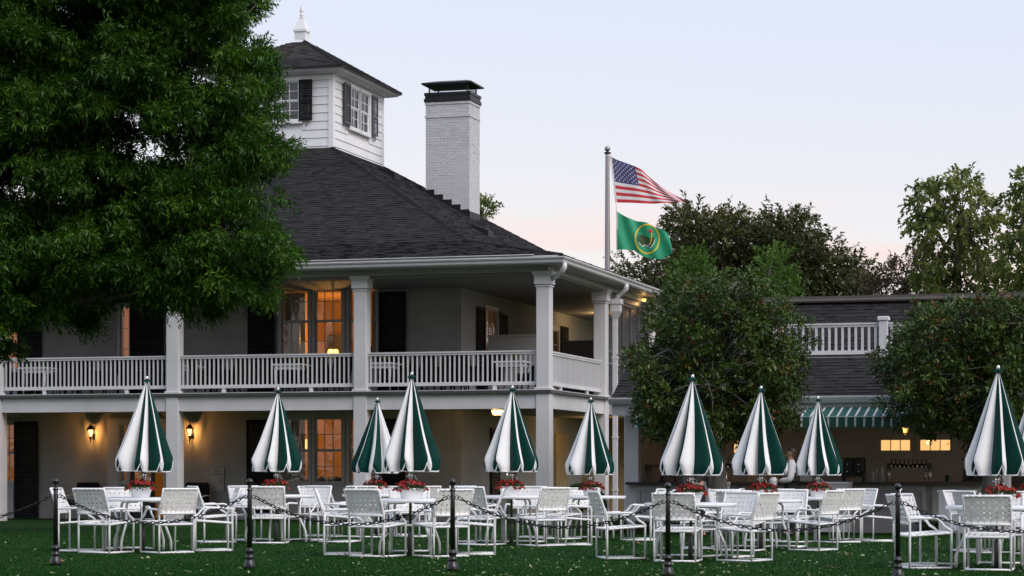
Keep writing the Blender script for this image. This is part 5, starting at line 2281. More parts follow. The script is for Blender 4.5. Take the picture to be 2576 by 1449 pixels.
# ------------------------------------------------------------------ porch furniture
def build_porch_things():
    # wicker armchairs and small tables on the balcony
    zf = H(1.97)
    t = thing('wicker_armchair', 'x', 'chair', (0, 0, 0), 0, 'dark wicker armchairs on the balcony')
    m = MB()
    n = 14
    prof = []
    rings = []
    for z, r, top in ((.36, .31, 0), (.60, .36, 0), (.84, .40, 0), (1.0, .40, 0)):
        rings.append([(r * math.cos(PI + PI * j / n) * 1.0, r * math.sin(PI + PI * j / n) * .95, z if 3 < j < n - 3 else min(z, .64)) for j in range(n + 1)])
    m.rings(rings, 0, False, True, False)
    rings = [[(x * .9, y * .9, z) for x, y, z in r] for r in rings]
    m.rings(rings, 0, False, True, False)
    m.build('backrest', 'wicker', t)
    m = MB()
    m.lathe([(.30, .20), (.32, .40), (.30, .46), (.02, .47)], 16, 0)
    m.build('seat', 'wicker', t)
    for x, y in ((-.2, -.2), (.2, -.2), (-.22, .2), (.22, .2)):
        m = MB()
        m.tube([(x, y, .38), (x * 1.25, y * 1.25, 0)], .02, 6)
        m.build('leg', 'wicker', t)
    first = True
    for px, b, rz, lab in ((140, 1.9, .2, 'dark wicker chair second from left behind the leftmost railing'), (262, 1.0, .9, 'dark wicker chair left of the tall sidelight behind the leftmost railing'), (385, 1.0, 2.2, 'dark wicker chair against the left porch column behind the leftmost railing'), (620, 1.1, .4, 'dark wicker chair in front of the left shutter edge behind the middle railing'), (700, 1.9, 3.0, 'dark wicker chair set back below the leftmost lit upper window'), (820, 1.8, -.6, 'dark wicker chair set back below the middle lit upper window'), (1110, 1.2, .9, 'dark wicker chair in front of the pale wall corner on the balcony'), (20, 1.1, -.4, 'dark wicker chair at the far left end of the leftmost railing'), (165, 1.0, 3.0, 'dark wicker chair close behind the middle of the leftmost railing'), (545, 1.9, -.2, 'dark wicker chair set back from the left part of the middle railing'), (745, 1.9, .8, 'dark wicker chair set back behind the white table of the middle railing'), (985, 1.9, -.9, 'dark wicker chair set back behind the white table right of the second column'), (1150, 1.9, .3, 'dark wicker chair set back against the pale wall corner'), (62, 1.2, .6, 'dark wicker chair behind the leftmost railing near the lit far-left window'), (200, 1.3, 2.6, 'dark wicker chair behind the leftmost railing, below the drooping branch'), (330, 1.2, -.7, 'dark wicker chair by the tall shutter behind the leftmost railing'),
                           (512, 1.0, -1.3, 'dark wicker chair at the left end of the middle railing'), (575, 1.4, 1.4, 'dark wicker chair before the left shutter behind the middle railing'), (665, 1.2, -1.0, 'dark wicker chair left of the white table below the lit upper windows'),
                           (785, 1.0, 1.2, 'dark wicker chair right of the white table below the lit upper windows'), (850, 1.3, 2.7, 'dark wicker chair next to the second porch column'),
                           (1015, 1.1, 1.4, 'dark wicker chair in front of the right upper shutter'), (1060, 1.6, 2.4, 'dark wicker chair against the plain wall right of the upper shutter'), (1190, 1.1, -1.3, 'dark wicker chair left of the corner table on the balcony'), (1238, 1.7, .4, 'dark wicker chair below the white balcony screen'), (1330, 1.3, 1.8, 'dark wicker chair against the corner column of the balcony')):
        a = CF.a(px, b)
        loc = CF.w(a, b, zf)
        if first:
            t.location, t.rotation_euler, t['label'] = loc, (0, 0, rz), lab
            first = False
        else:
            dup(t, lab, loc, rz)
    t = thing('balcony_table', 'x', 'table', (0, 0, 0), 0, 'small white tables on the balcony')
    m = MB()
    m.cbox(-.40, .40, -.40, .40, .72, .76, .012)
    m.build('tabletop', 'table_top', t)
    m = MB()
    m.box(-.34, .34, -.34, .34, .62, .72)
    m.build('apron', 'table_top', t)
    for x in (-.31, .31):
        for y in (-.31, .31):
            m = MB()
            m.tube([(x, y, .62), (x, y, 0)], [.03, .02], 6)
            m.build('leg', 'table_top', t)
    p = thing('posy_vase', 'x', 'flowers', (0, 0, 0), 0, 'yellow posies on the balcony tables')
    m = MB()
    m.lathe([(.04, 0), (.06, .05), (.05, .10), (.06, .12)], 12)
    m.build('vase', 'plastic_green', p)
    n = 90
    a_ = NR.random(n) * 2 * PI
    r_ = .09 * np.sqrt(NR.random(n))
    P = np.stack([r_ * np.cos(a_) * .5, r_ * np.sin(a_) * .5, .10 + .06 * NR.random(n)], 1)
    D = np.stack([np.cos(a_), np.sin(a_), .7 * NR.normal(1, .5, n)], 1)
    link('flowers', leaf_mesh('flowers', P, D, unit(n) + np.array([0, 0, 1.]), .06 + .04 * NR.random(n), np.full(n, .035), NR.random(n), ['leaf_yellow']), p)
    first = True
    for px, b, lab, pl in ((100, 1.1, 'white balcony table behind the leftmost railing', 'posy on the balcony table behind the leftmost railing'), (470, 1.3, 'white balcony table at the left end of the middle railing', 'posy on the balcony table at the left end of the middle railing'), (733, 1.1, 'white balcony table below the lit upper windows', 'posy on the balcony table below the lit upper windows'),
                           (962, 1.2, 'white balcony table right of the second porch column', 'yellow posy on the balcony table right of the second porch column'), (1290, 1.3, 'white balcony table near the corner column', 'yellow posy on the balcony table near the corner column')):
        a = CF.a(px, b)
        loc = CF.w(a, b, zf)
        l2 = (loc[0] + .06, loc[1] - .1, zf + .76)
        if first:
            t.location, t.rotation_euler, t['label'] = loc, (0, 0, ROTZ), lab
            p.location, p['label'] = l2, pl
            first = False
        else:
            dup(t, lab, loc, ROTZ)
            dup(p, pl, l2, R.random())
    # black-cushioned chairs against the ground-floor wall
    t = thing('cushioned_chair', 'x', 'chair', (0, 0, 0), 0, 'black cushioned chairs against the wall')
    m = MB()
    m.cbox(-.33, .33, .22, .34, .42, .98, .04)
    m.build('back_cushion', 'cushion_black', t)
    m = MB()
    m.cbox(-.33, .33, -.32, .22, .38, .52, .03)
    m.build('seat_cushion', 'cushion_black', t)
    m = MB()
    m.box(-.36, .36, -.34, .36, .32, .375)
    for s in (-1, 1):
        m.tube([(s * .36, -.3, .36), (s * .37, -.32, .60), (s * .37, .0, .64), (s * .36, .3, .62)], .018, 6)
    m.build('frame', 'chair_frame', t)
    for x in (-.33, .33):
        for y in (-.3, .32):
            m = MB()
            m.tube([(x * .9, y, .34), (x, y * 1.05, .2), (x, y * 1.1, 0)], .02, 6)
            m.build('leg', 'chair_frame', t)
    first = True
    for px, lab in ((212, 'black cushioned chair against the wall under the left lantern'), (487, 'black cushioned chair against the wall under the right lantern, near the notice')):
        a = CF.a(px, 2.6)
        x, y, z = CF.w(a, 2.55)
        if first:
            t.location, t.rotation_euler, t['label'] = (x, y, gz(x, y)), (0, 0, ROTZ), lab
            first = False
        else:
            dup(t, lab, (x, y, gz(x, y)), ROTZ)
    # notice on the wall
    b = 3.05
    a = CF.a(547, b)
    x, y, _ = CF.w(a, b)
    z0, z1 = CF.z(1236, a, b), CF.z(1176, a, b)
    t = thing('notice_board', 'cream notice listing an access colour code on the wall right of the lantern', 'notice', (x, y, z0), ROTZ)
    wd, hg = .19, z1 - z0
    m = MB()
    m.box(-wd, wd, -.02, .01, 0, hg)
    m.build('board', 'panel_white', t)
    m = MB()
    m.box(-wd - .01, wd + .01, -.03, .01, hg, hg + .012)
    m.build('board_cap', 'ink_grey', t)

    def text(body, size, z, mt='ink_grey', x=0, al='CENTER'):
        c = bpy.data.curves.new('lettering', 'FONT')
        c.body = body
        c.size = size
        c.align_x = al
        c.extrude = .001
        c.materials.append(MATS[mt])
        tmp = link('lettering', c)
        me = bpy.data.meshes.new_from_object(tmp.evaluated_get(bpy.context.evaluated_depsgraph_get()))
        bpy.data.objects.remove(tmp)
        o = link('lettering', me, t)
        o.rotation_euler = (PI / 2, 0, 0)
        o.location = (x, -.023, z)
    text('ACCESS', .056, hg - .115, 'ink')
    text('COLOR CODE', .050, hg - .19, 'ink')
    m = MB()
    m.box(-.15, .15, -.0225, -.02, hg - .215, hg - .210)
    m.build('underline', 'ink', t)
    for k in range(4):
        zz = hg - .285 - .052 * k
        m = MB()
        m.box(.05, .155, -.0225, -.02, zz, zz + .014)
        m.build('code_bar', 'ink', t)
        m = MB()
        n = (5, 4, 11, 5)[k]
        for q in range(n):
            m.box(-.155 + q * .016, -.155 + q * .016 + .010, -.0222, -.02, zz + .001, zz + .011)
        m.build('printed_line', 'ink_grey', t)
    # clipped shrub by the lit hall
    x, y = at(1462, 46.5), 46.5
    t = thing('box_shrub', 'dark rounded shrub in front of the lit lower hall', 'shrub', (x, y, gz(x, y)))
    n = 5200
    D = unit(n)
    D[:, 2] = np.abs(D[:, 2] * 1.0) - .25
    rr = .5 + .5 * NR.random(n) ** .5
    P = D * rr[:, None] * np.array([.52, .5, .5]) + np.array([0, 0, .62])
    P[:, 2] = np.maximum(P[:, 2], .05)
    link('foliage', leaf_mesh('foliage', P, D + .7 * NR.normal(size=(n, 3)), unit(n), .06 + .03 * NR.random(n), np.full(n, .028), NR.random(n) * .6, ['leaf_holly']), t)
    m = MB()
    m.tube([(0, 0, 0), (0, 0, .5)], .04, 8)
    m.build('stem', 'bark', t)
    # planting under the awnings
    for px, dd, lab, wd in ((1650, 47.3, 'low green bedding plants behind the brick edging', 1.1), (2352, 47.5, 'small dark bush against the counter plinth near the right bin', .35)):
        x, y = at(px, dd), dd
        n = int(1500 * wd)
        P = np.stack([(NR.random(n) - .5) * 2 * wd, (NR.random(n) - .5) * .35, .02 + .22 * NR.random(n)], 1)
        D = np.stack([NR.normal(size=n), NR.normal(size=n), NR.normal(.7, .4, n)], 1)
        o = link('bedding_plant', leaf_mesh('bedding_plant', P, D, unit(n), .06 + .05 * NR.random(n), np.full(n, .03), NR.random(n) * .7, ['leaf_petunia']))
        o.location = (x, y, gz(x, y))
        o.rotation_euler = (0, 0, ROTZ)
        tag(o, lab, 'plant')
# ------------------------------------------------------------------ trees
def in_poly(x, z, poly):
    c = np.zeros(len(x), bool)
    j = len(poly) - 1
    for i in range(len(poly)):
        xi, zi = poly[i]
        xj, zj = poly[j]
        t = ((zi > z) != (zj > z)) & (x < (xj - xi) * (z - zi) / (zj - zi + 1e-12) + xi)
        c ^= t
        j = i
    return c


def spaced(P, dmin, nmax):
    out = []
    for p in P:
        if all((p[0] - q[0]) ** 2 + (p[1] - q[1]) ** 2 + (p[2] - q[2]) ** 2 > dmin * dmin for q in out):
            out.append(p)
            if len(out) >= nmax:
                break
    return np.array(out)


def canopy(name, parent, C, rad_, twigs, leaves, tlen, droop, L, W, mats, centre=None, flat=.7, tint=(.0, 1.), up=.15, lspread=.75, orange=None):
    """foliage built twig by twig round clump centres C"""
    n = len(C) * twigs
    cc = np.repeat(C, twigs, 0)
    rr = np.repeat(rad_, twigs)
    u = unit(n)
    u[:, 2] *= flat
    B = cc + u * (rr * NR.random(n) ** .5)[:, None]
    d0 = u + .35 * NR.normal(size=(n, 3))
    if centre is not None:
        o = cc - np.array(centre)
        o /= np.linalg.norm(o, axis=1, keepdims=True) + 1e-9
        d0 += .9 * o
    d0[:, 2] += up
    d0 /= np.linalg.norm(d0, axis=1, keepdims=True)
    ln = tlen * (.6 + .8 * NR.random(n))
    dr = droop * (.5 + NR.random(n))
    s = np.tile((np.arange(leaves) + .6) / leaves, n)
    B2, D2, l2, r2 = (np.repeat(a, leaves, 0) for a in (B, d0, ln, dr))
    P = B2 + D2 * (l2 * s)[:, None]
    P[:, 2] -= r2 * s * s
    T = D2.copy()
    T[:, 2] -= 2 * r2 * s / l2
    T /= np.linalg.norm(T, axis=1, keepdims=True)
    N = len(P)
    sd = np.cross(T, unit(N))
    sd /= np.linalg.norm(sd, axis=1, keepdims=True) + 1e-9
    D = T * .7 + sd * lspread
    D[:, 2] -= .35 * (droop > .1)
    Nn = unit(N) * .7 + np.array([0, 0, 1.])
    base = np.repeat(NR.random(len(C)), twigs * leaves)
    tw = np.repeat(NR.random(n), leaves)
    t = .34 * base + .33 * tw + .33 * NR.random(N)
    t = tint[0] + (tint[1] - tint[0]) * t
    ll = L * (.65 + .7 * NR.random(N))
    me = leaf_mesh(name, P, D, Nn, ll, W * (.7 + .6 * NR.random(N)), t, mats)
    if orange:
        pick = np.repeat(np.repeat(NR.random(n) < orange, leaves) & (NR.random(N) < .6), 2)
        me.polygons.foreach_set('material_index', pick.astype(np.int32))
    return link(name, me, parent)


def limbs_to(mb, limbs, C, r0=.022, r1=.006, jit=.12):
    """a thin bough from the nearest limb to every clump"""
    pts = np.array([p for l in limbs for p in l])
    for c in C:
        dd = np.linalg.norm(pts - c, axis=1) + .6 * np.maximum(0, pts[:, 2] - c[2])
        p = pts[int(dd.argmin())]
        m = (p + c) / 2 + NR.normal(0, jit, 3)
        m[2] += .1 * np.linalg.norm(c - p)
        mb.tube([p, m, c], [r0, (r0 + r1) / 2, r1], 5)


def fine(pts, n=7, j=.04):
    """subdivide a limb and shake it a little"""
    out = []
    for a, b in zip(pts[:-1], pts[1:]):
        a, b = np.array(a, float), np.array(b, float)
        for k in range(n):
            out.append(a + (b - a) * k / n + NR.normal(0, j, 3) * (k > 0))
    out.append(np.array(pts[-1], float))
    return out


def big_tree():
    d0, s = 46.0, F / 46.0
    W = lambda px, py, dy=0: ((px - CX) / s, d0 + dy, zat(py, d0))
    outline = [(-420, -160), (640, -160), (668, 10), (660, 70), (680, 120), (702, 160), (712, 230), (738, 300), (750, 360), (728, 425), (706, 470), (696, 560), (735, 640), (738, 680), (690, 700), (678, 755), (630, 785), (560, 785), (500, 800), (440, 820), (380, 780), (320, 780), (240, 825), (180, 838), (90, 835), (20, 850), (-420, 880)]
    poly = [(W(*p)[0], W(*p)[2]) for p in outline]
    holes = [(470, 190, 48), (560, 140, 30), (420, 400, 46), (330, 385, 34), (18, 440, 34), (60, 470, 24), (205, 110, 18), (590, 215, 26), (290, 560, 22), (500, 60, 22), (560, 520, 38), (180, 735, 22), (250, 772, 30), (400, 750, 24), (600, 580, 34), (330, 760, 30), (150, 400, 20), (350, 235, 20)]
    n = 30000
    x = np.array([W(p, 0)[0] for p in NR.uniform(-420, 760, n)])
    z = np.array([W(0, p)[2] for p in NR.uniform(-160, 880, n)])
    ok = in_poly(x, z, poly)
    for px, py, r in holes:
        hx, _, hz = W(px, py)
        ok &= (x - hx) ** 2 + (z - hz) ** 2 > (r / s * .8 + .16) ** 2
    # keep clear of the rim so that the leaves themselves make the outline
    for dx, dz in ((.46, 0), (.34, .2), (.34, -.24), (0, -.34), (.2, -.3)):
        ok &= in_poly(x + dx, z + dz, poly) | (x < -10.2)
    x, z = x[ok], z[ok]
    y = d0 + NR.uniform(-1, 1, len(x)) * 2.3
    G = spaced(np.stack([x, y, z], 1), .50, 700)
    # sprays: flat groups of leafy clumps
    k = 5
    C = np.repeat(G, k, 0) + NR.normal(size=(len(G) * k, 3)) * np.array([.27, .30, .10])
    t = thing('overhanging_tree', 'big leafy green tree overhanging the left half of the clubhouse', 'tree', (0, 0, 0))
    V = lambda *p: np.array(W(*p))
    trunk = [V(-330, 1340), V(-320, 1000), V(-300, 760), V(-270, 520), V(-230, 250), V(-200, 0), V(-150, -200)]
    mb = MB()
    mb.tube(fine(trunk, 4, .03), [.55 - .42 * i / (4 * 6) for i in range(25)], 12)
    mb.build('trunk', 'bark', t)
    limbs = []
    L = [([(-300, 760), (-150, 690), (0, 655), (130, 680), (175, 725), (222, 765), (300, 757), (390, 738), (480, 715), (560, 700)], .12, -.9),
         ([(-290, 640), (-100, 560), (80, 520), (250, 500), (420, 520), (560, 590), (650, 640)], .16, .6),
         ([(-260, 460), (-80, 380), (120, 300), (260, 250), (340, 235), (430, 262), (520, 290), (610, 300)], .09, -.2),
         ([(-240, 300), (-60, 200), (120, 110), (300, 50), (460, 30), (600, 20)], .16, .9),
         ([(-270, 520), (-150, 470), (20, 440), (160, 370), (300, 330), (380, 300), (440, 285)], .05, .6),
         ([(-220, 200), (-40, 60), (140, -60), (300, -140)], .12, -.6),
         ([(420, 520), (520, 545), (600, 600), (670, 650), (720, 665)], .05, .9),
         ([(250, 500), (360, 440), (480, 430), (600, 400), (700, 380)], .06, -.8),
         ([(-200, 0), (100, -120), (350, -100), (560, -90)], .1, 1.2)]
    for pts, r, dy in L:
        q = fine([V(px, py, dy * min(1, i * .5)) for i, (px, py) in enumerate(pts)], 5, .025)
        limbs.append(q)
        mb = MB()
        k = len(q)
        mb.tube(q, [max(.014, r * (1 - .88 * i / k)) for i in range(k)], 8)
        mb.build('limb', 'bark', t)
    mb = MB()
    limbs_to(mb, limbs, G, .020, .006)
    mb.build('boughs', 'bark', t, 'stuff')
    canopy('crown', t, C, np.full(len(C), .20), 21, 10, .27, .07, .125, .036, ['leaf_near'], centre=W(-100, 300), flat=.6, up=.05, lspread=.9)
    return t


def crown_tree(name, label, d, outline, trunk_px, base_z, nC, dmin, depth, tw, lv, tlen, droop, L, W_, mats, trunk_r=.2, grp=None, bark='bark', holes=(), inset=.2, r=.4, tint=(0, 1), orange=None, flat=.75, up=.25, cat='tree', group=None, nlimb=9, foot=None, y0=None, lspread=.75):
    s = F / d
    W = lambda px, py: ((px - CX) / s, zat(py, d))
    poly = [W(*p) for p in outline]
    xs, zs = [p[0] for p in poly], [p[1] for p in poly]
    n = 14000
    x = NR.uniform(min(xs), max(xs), n)
    z = NR.uniform(min(zs), max(zs), n)
    ok = in_poly(x, z, poly)
    for dx, dz in ((inset, 0), (-inset, 0), (0, inset), (0, -inset * .6)):
        ok &= in_poly(x + dx, z + dz, poly)
    for px, py, rr in holes:
        hx, hz = W(px, py)
        ok &= (x - hx) ** 2 + (z - hz) ** 2 > (rr / s) ** 2
    x, z = x[ok], z[ok]
    cx, cz = np.mean(xs), np.mean(zs)
    hw, hh = (max(xs) - min(xs)) / 2, (max(zs) - min(zs)) / 2
    lim = np.sqrt(np.clip(1 - ((x - cx) / hw) ** 2 * .8 - ((z - cz) / hh) ** 2 * .5, .08, 1))
    y = d + NR.uniform(-1, 1, len(x)) * depth * lim
    C = spaced(np.stack([x, y, z], 1), dmin, nC)
    if grp:
        C = np.repeat(C, grp[0], 0) + NR.normal(size=(len(C) * grp[0], 3)) * np.array([grp[1], grp[1], grp[1] * .7])
    g = base_z
    tx = (trunk_px - CX) / s
    t = thing(name, label, cat, (tx, d, g), 0, group)
    C = C - np.array([tx, d, g])
    ctr = np.array([cx - tx, 0, cz - g])
    top = max(zs) - g
    low = max(.3, min(zs) - g)
    mb = MB()
    tp = fine([(0, 0, -.1), (.02, 0, low), (ctr[0] * .4, .05, (low + ctr[2]) / 2), (ctr[0] * .8, 0, ctr[2]), (ctr[0], 0, top * .86)], 4, trunk_r * .12)
    k = len(tp)
    mb.tube(tp, [max(.02, trunk_r * (1.12 if i == 0 else 1 - .85 * i / k)) for i in range(k)], 10)
    mb.build('trunk', bark, t)
    limbs = [tp[4:]]
    mb = MB()
    for q in range(nlimb):
        c = C[int(NR.integers(len(C)))]
        p = tp[int(NR.integers(4, k - 2))]
        ln = fine([p, (np.array(p) + c) / 2 + np.array([0, 0, .12 * hh]), c], 4, .03)
        limbs.append(ln)
        mb.tube(ln, [max(.012, trunk_r * .42 * (1 - .85 * i / len(ln))) for i in range(len(ln))], 6)
    limbs_to(mb, limbs, C, trunk_r * .10, trunk_r * .03)
    mb.build('limbs', bark, t, 'stuff')
    canopy('crown', t, C, np.full(len(C), r), tw, lv, tlen, droop, L, W_, mats, centre=ctr, flat=flat, up=up, tint=tint, orange=orange, lspread=lspread)
    return t


def build_trees():
    big_tree()
    # the two broad-leaved evergreens before the bar
    h1 = [(1588, 930), (1575, 1010), (1590, 1075), (1640, 1100), (1720, 1095), (1800, 1108), (1880, 1095), (1960, 1085), (2010, 1040), (2025, 960), (2030, 900), (1995, 800), (1960, 745), (1900, 705), (1840, 690), (1790, 672), (1740, 690), (1700, 700), (1660, 745), (1640, 800), (1620, 870)]
    crown_tree('holly_tree', 'rounded dark evergreen tree flecked with orange, in front of the bar', 45.4, h1, 1806, gz(4.1, 45.4), 170, .46, 1.65, 12, 10, .22, .02, .095, .044, ['leaf_holly', 'leaf_orange'], .19, (3, .17), 'bark_grey', inset=.34, r=.17, orange=.075, flat=.9, up=.3, lspread=.9)
    h2 = [(2250, 850), (2225, 900), (2235, 1000), (2265, 1060), (2320, 1085), (2400, 1110), (2450, 1100), (2520, 1095), (2640, 1090), (2720, 1000), (2730, 880), (2680, 780), (2600, 740), (2520, 730), (2440, 735), (2370, 740), (2310, 765), (2275, 800)]
    crown_tree('holly_tree', 'evergreen tree with orange flecks at the right edge, hiding half the bar', 44.8, h2, 2497, gz(9.4, 44.8), 175, .46, 1.65, 12, 10, .22, .02, .095, .044, ['leaf_holly', 'leaf_orange'], .20, (3, .17), 'bark_grey', inset=.34, r=.17, orange=.08, flat=.9, up=.3, lspread=.9)
    # trees beyond the buildings
    o1 = [(1690, 760), (1680, 640), (1690, 560), (1725, 525), (1790, 545), (1830, 525), (1885, 560), (1930, 590), (1950, 640), (1975, 800), (1700, 800)]
    crown_tree('oak_tree', 'broad dark tree with brownish leaves right behind the flags', 99, o1, 1800, -.2, 210, .72, 2.8, 16, 10, .6, .10, .21, .10, ['leaf_oak'], .4, None, 'bark', inset=.32, r=.62)
    o3 = [(1900, 800), (1905, 600), (1925, 550), (1965, 532), (2000, 550), (2035, 570), (2060, 610), (2100, 640), (2150, 660), (2185, 690), (2190, 720), (2165, 750), (2150, 800)]
    crown_tree('oak_tree', 'domed dark tree behind the pavilion roof, right of the brownish one', 96, o3, 2010, -.2, 220, .72, 2.9, 16, 10, .6, .10, .21, .10, ['leaf_oak'], .4, None, 'bark', inset=.32, r=.62, tint=(0, .8))
    o2 = [(1558, 690), (1570, 660), (1610, 640), (1660, 655), (1700, 650), (1700, 760), (1640, 760), (1590, 720)]
    crown_tree('oak_tree', 'small dark tree showing above the eave under the green flag', 97, o2, 1640, -.2, 50, .7, 1.6, 14, 9, .5, .08, .18, .085, ['leaf_oak'], .25, None, 'bark', inset=.2, r=.5, tint=(0, .9), holes=[(1700, 700, 20)])
    l1 = [(2290, 560), (2280, 500), (2300, 440), (2340, 445), (2375, 418), (2420, 430), (2450, 440), (2460, 460), (2500, 450), (2505, 480), (2480, 510), (2530, 510), (2520, 540), (2480, 560), (2490, 600), (2540, 660), (2560, 760), (2300, 770), (2320, 680), (2350, 640), (2310, 600)]
    crown_tree('tall_tree', 'tall loose light green tree at right with sky showing through', 80, l1, 2405, -.2, 62, .74, 1.3, 9, 8, .42, .24, .19, .12, ['leaf_light'], .24, (2, .22), 'bark', inset=.30, r=.30, holes=[(2360, 500, 16), (2440, 500, 18), (2330, 550, 14), (2400, 560, 14), (2460, 560, 16)])
    l2 = [(2532, 480), (2545, 450), (2600, 440), (2700, 430), (2700, 780), (2560, 780), (2545, 700), (2530, 640), (2500, 610), (2530, 580), (2550, 560), (2560, 520)]
    crown_tree('tall_tree', 'light green tree cut off by the right edge of the picture', 76, l2, 2620, -.2, 60, .74, 1.3, 9, 8, .42, .24, .19, .12, ['leaf_light'], .24, (2, .22), 'bark', inset=.30, r=.30, holes=[(2556, 560, 20), (2565, 500, 12)])
    b1 = [(2180, 720), (2210, 690), (2240, 668), (2290, 650), (2330, 640), (2370, 690), (2380, 790), (2180, 790)]
    crown_tree('scrub_tree', 'low brownish scrubby tree between the dark tree and the tall light one', 86, b1, 2280, -.2, 80, .6, 1.5, 12, 9, .5, .03, .16, .07, ['leaf_brown'], .16, None, 'bark', inset=.18, r=.42, up=.8)
    for px0, px1, py, tp, lab in ((1690, 1805, 652, 1745, 'bright green young tree top rising over the left evergreen'), (1885, 1992, 632, 1940, 'second bright green tree top, just above the end of the pavilion roof')):
        o = [(px0, 760), (px0 + 12, 700), ((px0 + px1) / 2 - 22, py + 25), ((px0 + px1) / 2, py), ((px0 + px1) / 2 + 20, py + 20), (px1 - 8, 700), (px1, 760)]
        crown_tree('young_tree', lab, 60, o, tp, -.2, 60, .42, .7, 16, 10, .4, .02, .12, .055, ['leaf_bright'], .1, None, 'bark', inset=.1, r=.28, up=.9)
    o = [(1196, 560), (1200, 510), (1212, 502), (1236, 520), (1232, 536), (1215, 560)]
    crown_tree('far_tree', 'twig of a far tree showing just right of the chimney', 90, o, 1208, -.2, 12, .35, .5, 12, 9, .35, .03, .15, .07, ['leaf_light'], .1, None, 'bark', inset=.05, r=.22, up=.6, nlimb=3)
    # the wood across the course behind the viewer (seen only in the window panes)
    n = 26000
    u = NR.uniform(-1, 1, n)
    x = u * 120
    hgt = 27 + 6 * np.sin(x * .13) + 5 * np.sin(x * .31 + 1) + 4 * np.sin(x * .71)
    z = hgt * NR.random(n) ** .7 + .3
    y = -34 - 14 * NR.random(n) - .004 * x * x
    # open between the stems lower down, where the low sky shows through
    gap = np.sin(x * 1.3 + .5 * z) + np.sin(x * .47 + 2 + .25 * z) + .8 * np.sin(z * 1.7 + x * .2)
    keep = (z > 15) | (gap > .55) | (z < 1.2)
    x, y, z = x[keep], y[keep], z[keep]
    n = len(x)
    P = np.stack([x, y, z], 1)
    w = link('far_wood', leaf_mesh('far_wood', P, unit(n), unit(n), 1.7 + NR.random(n) * 1.4, 1.1 + .8 * NR.random(n), NR.random(n), ['leaf_dark']))
    w['kind'] = 'stuff'
    # low wood closing the horizon behind the buildings
    n = 14000
    x = NR.uniform(-170, 170, n)
    hgt = 6.5 + 1.5 * np.sin(x * .11) + 1.2 * np.sin(x * .37 + 1)
    P = np.stack([x, 190 + 10 * NR.random(n) - .0012 * x * x, hgt * NR.random(n) ** .8], 1)
    w = link('far_wood', leaf_mesh('far_wood', P, unit(n), unit(n), .9 + NR.random(n), .6 + .5 * NR.random(n), NR.random(n), ['leaf_oak']))
    w['kind'] = 'stuff'


# ------------------------------------------------------------------ people
def skinned(name, mt, parent, J, edges, root, sub=2):
    """one continuous surface grown round a skeleton. J: name -> (x, y, z, rx, ry)"""
    names = list(J)
    me = bpy.data.meshes.new(name)
    me.from_pydata([J[k][:3] for k in names], [(names.index(a), names.index(b)) for a, b in edges], [])
    me.materials.append(MATS[mt])
    o = link(name, me, parent)
    md = o.modifiers.new('skin', 'SKIN')
    md.use_smooth_shade = True
    for i, k in enumerate(names):
        sv = me.skin_vertices[0].data[i]
        sv.radius = (J[k][3], J[k][4] if len(J[k]) > 4 else J[k][3])
        sv.use_root = k == root
    s = o.modifiers.new('subsurf', 'SUBSURF')
    s.levels = s.render_levels = sub
    return o


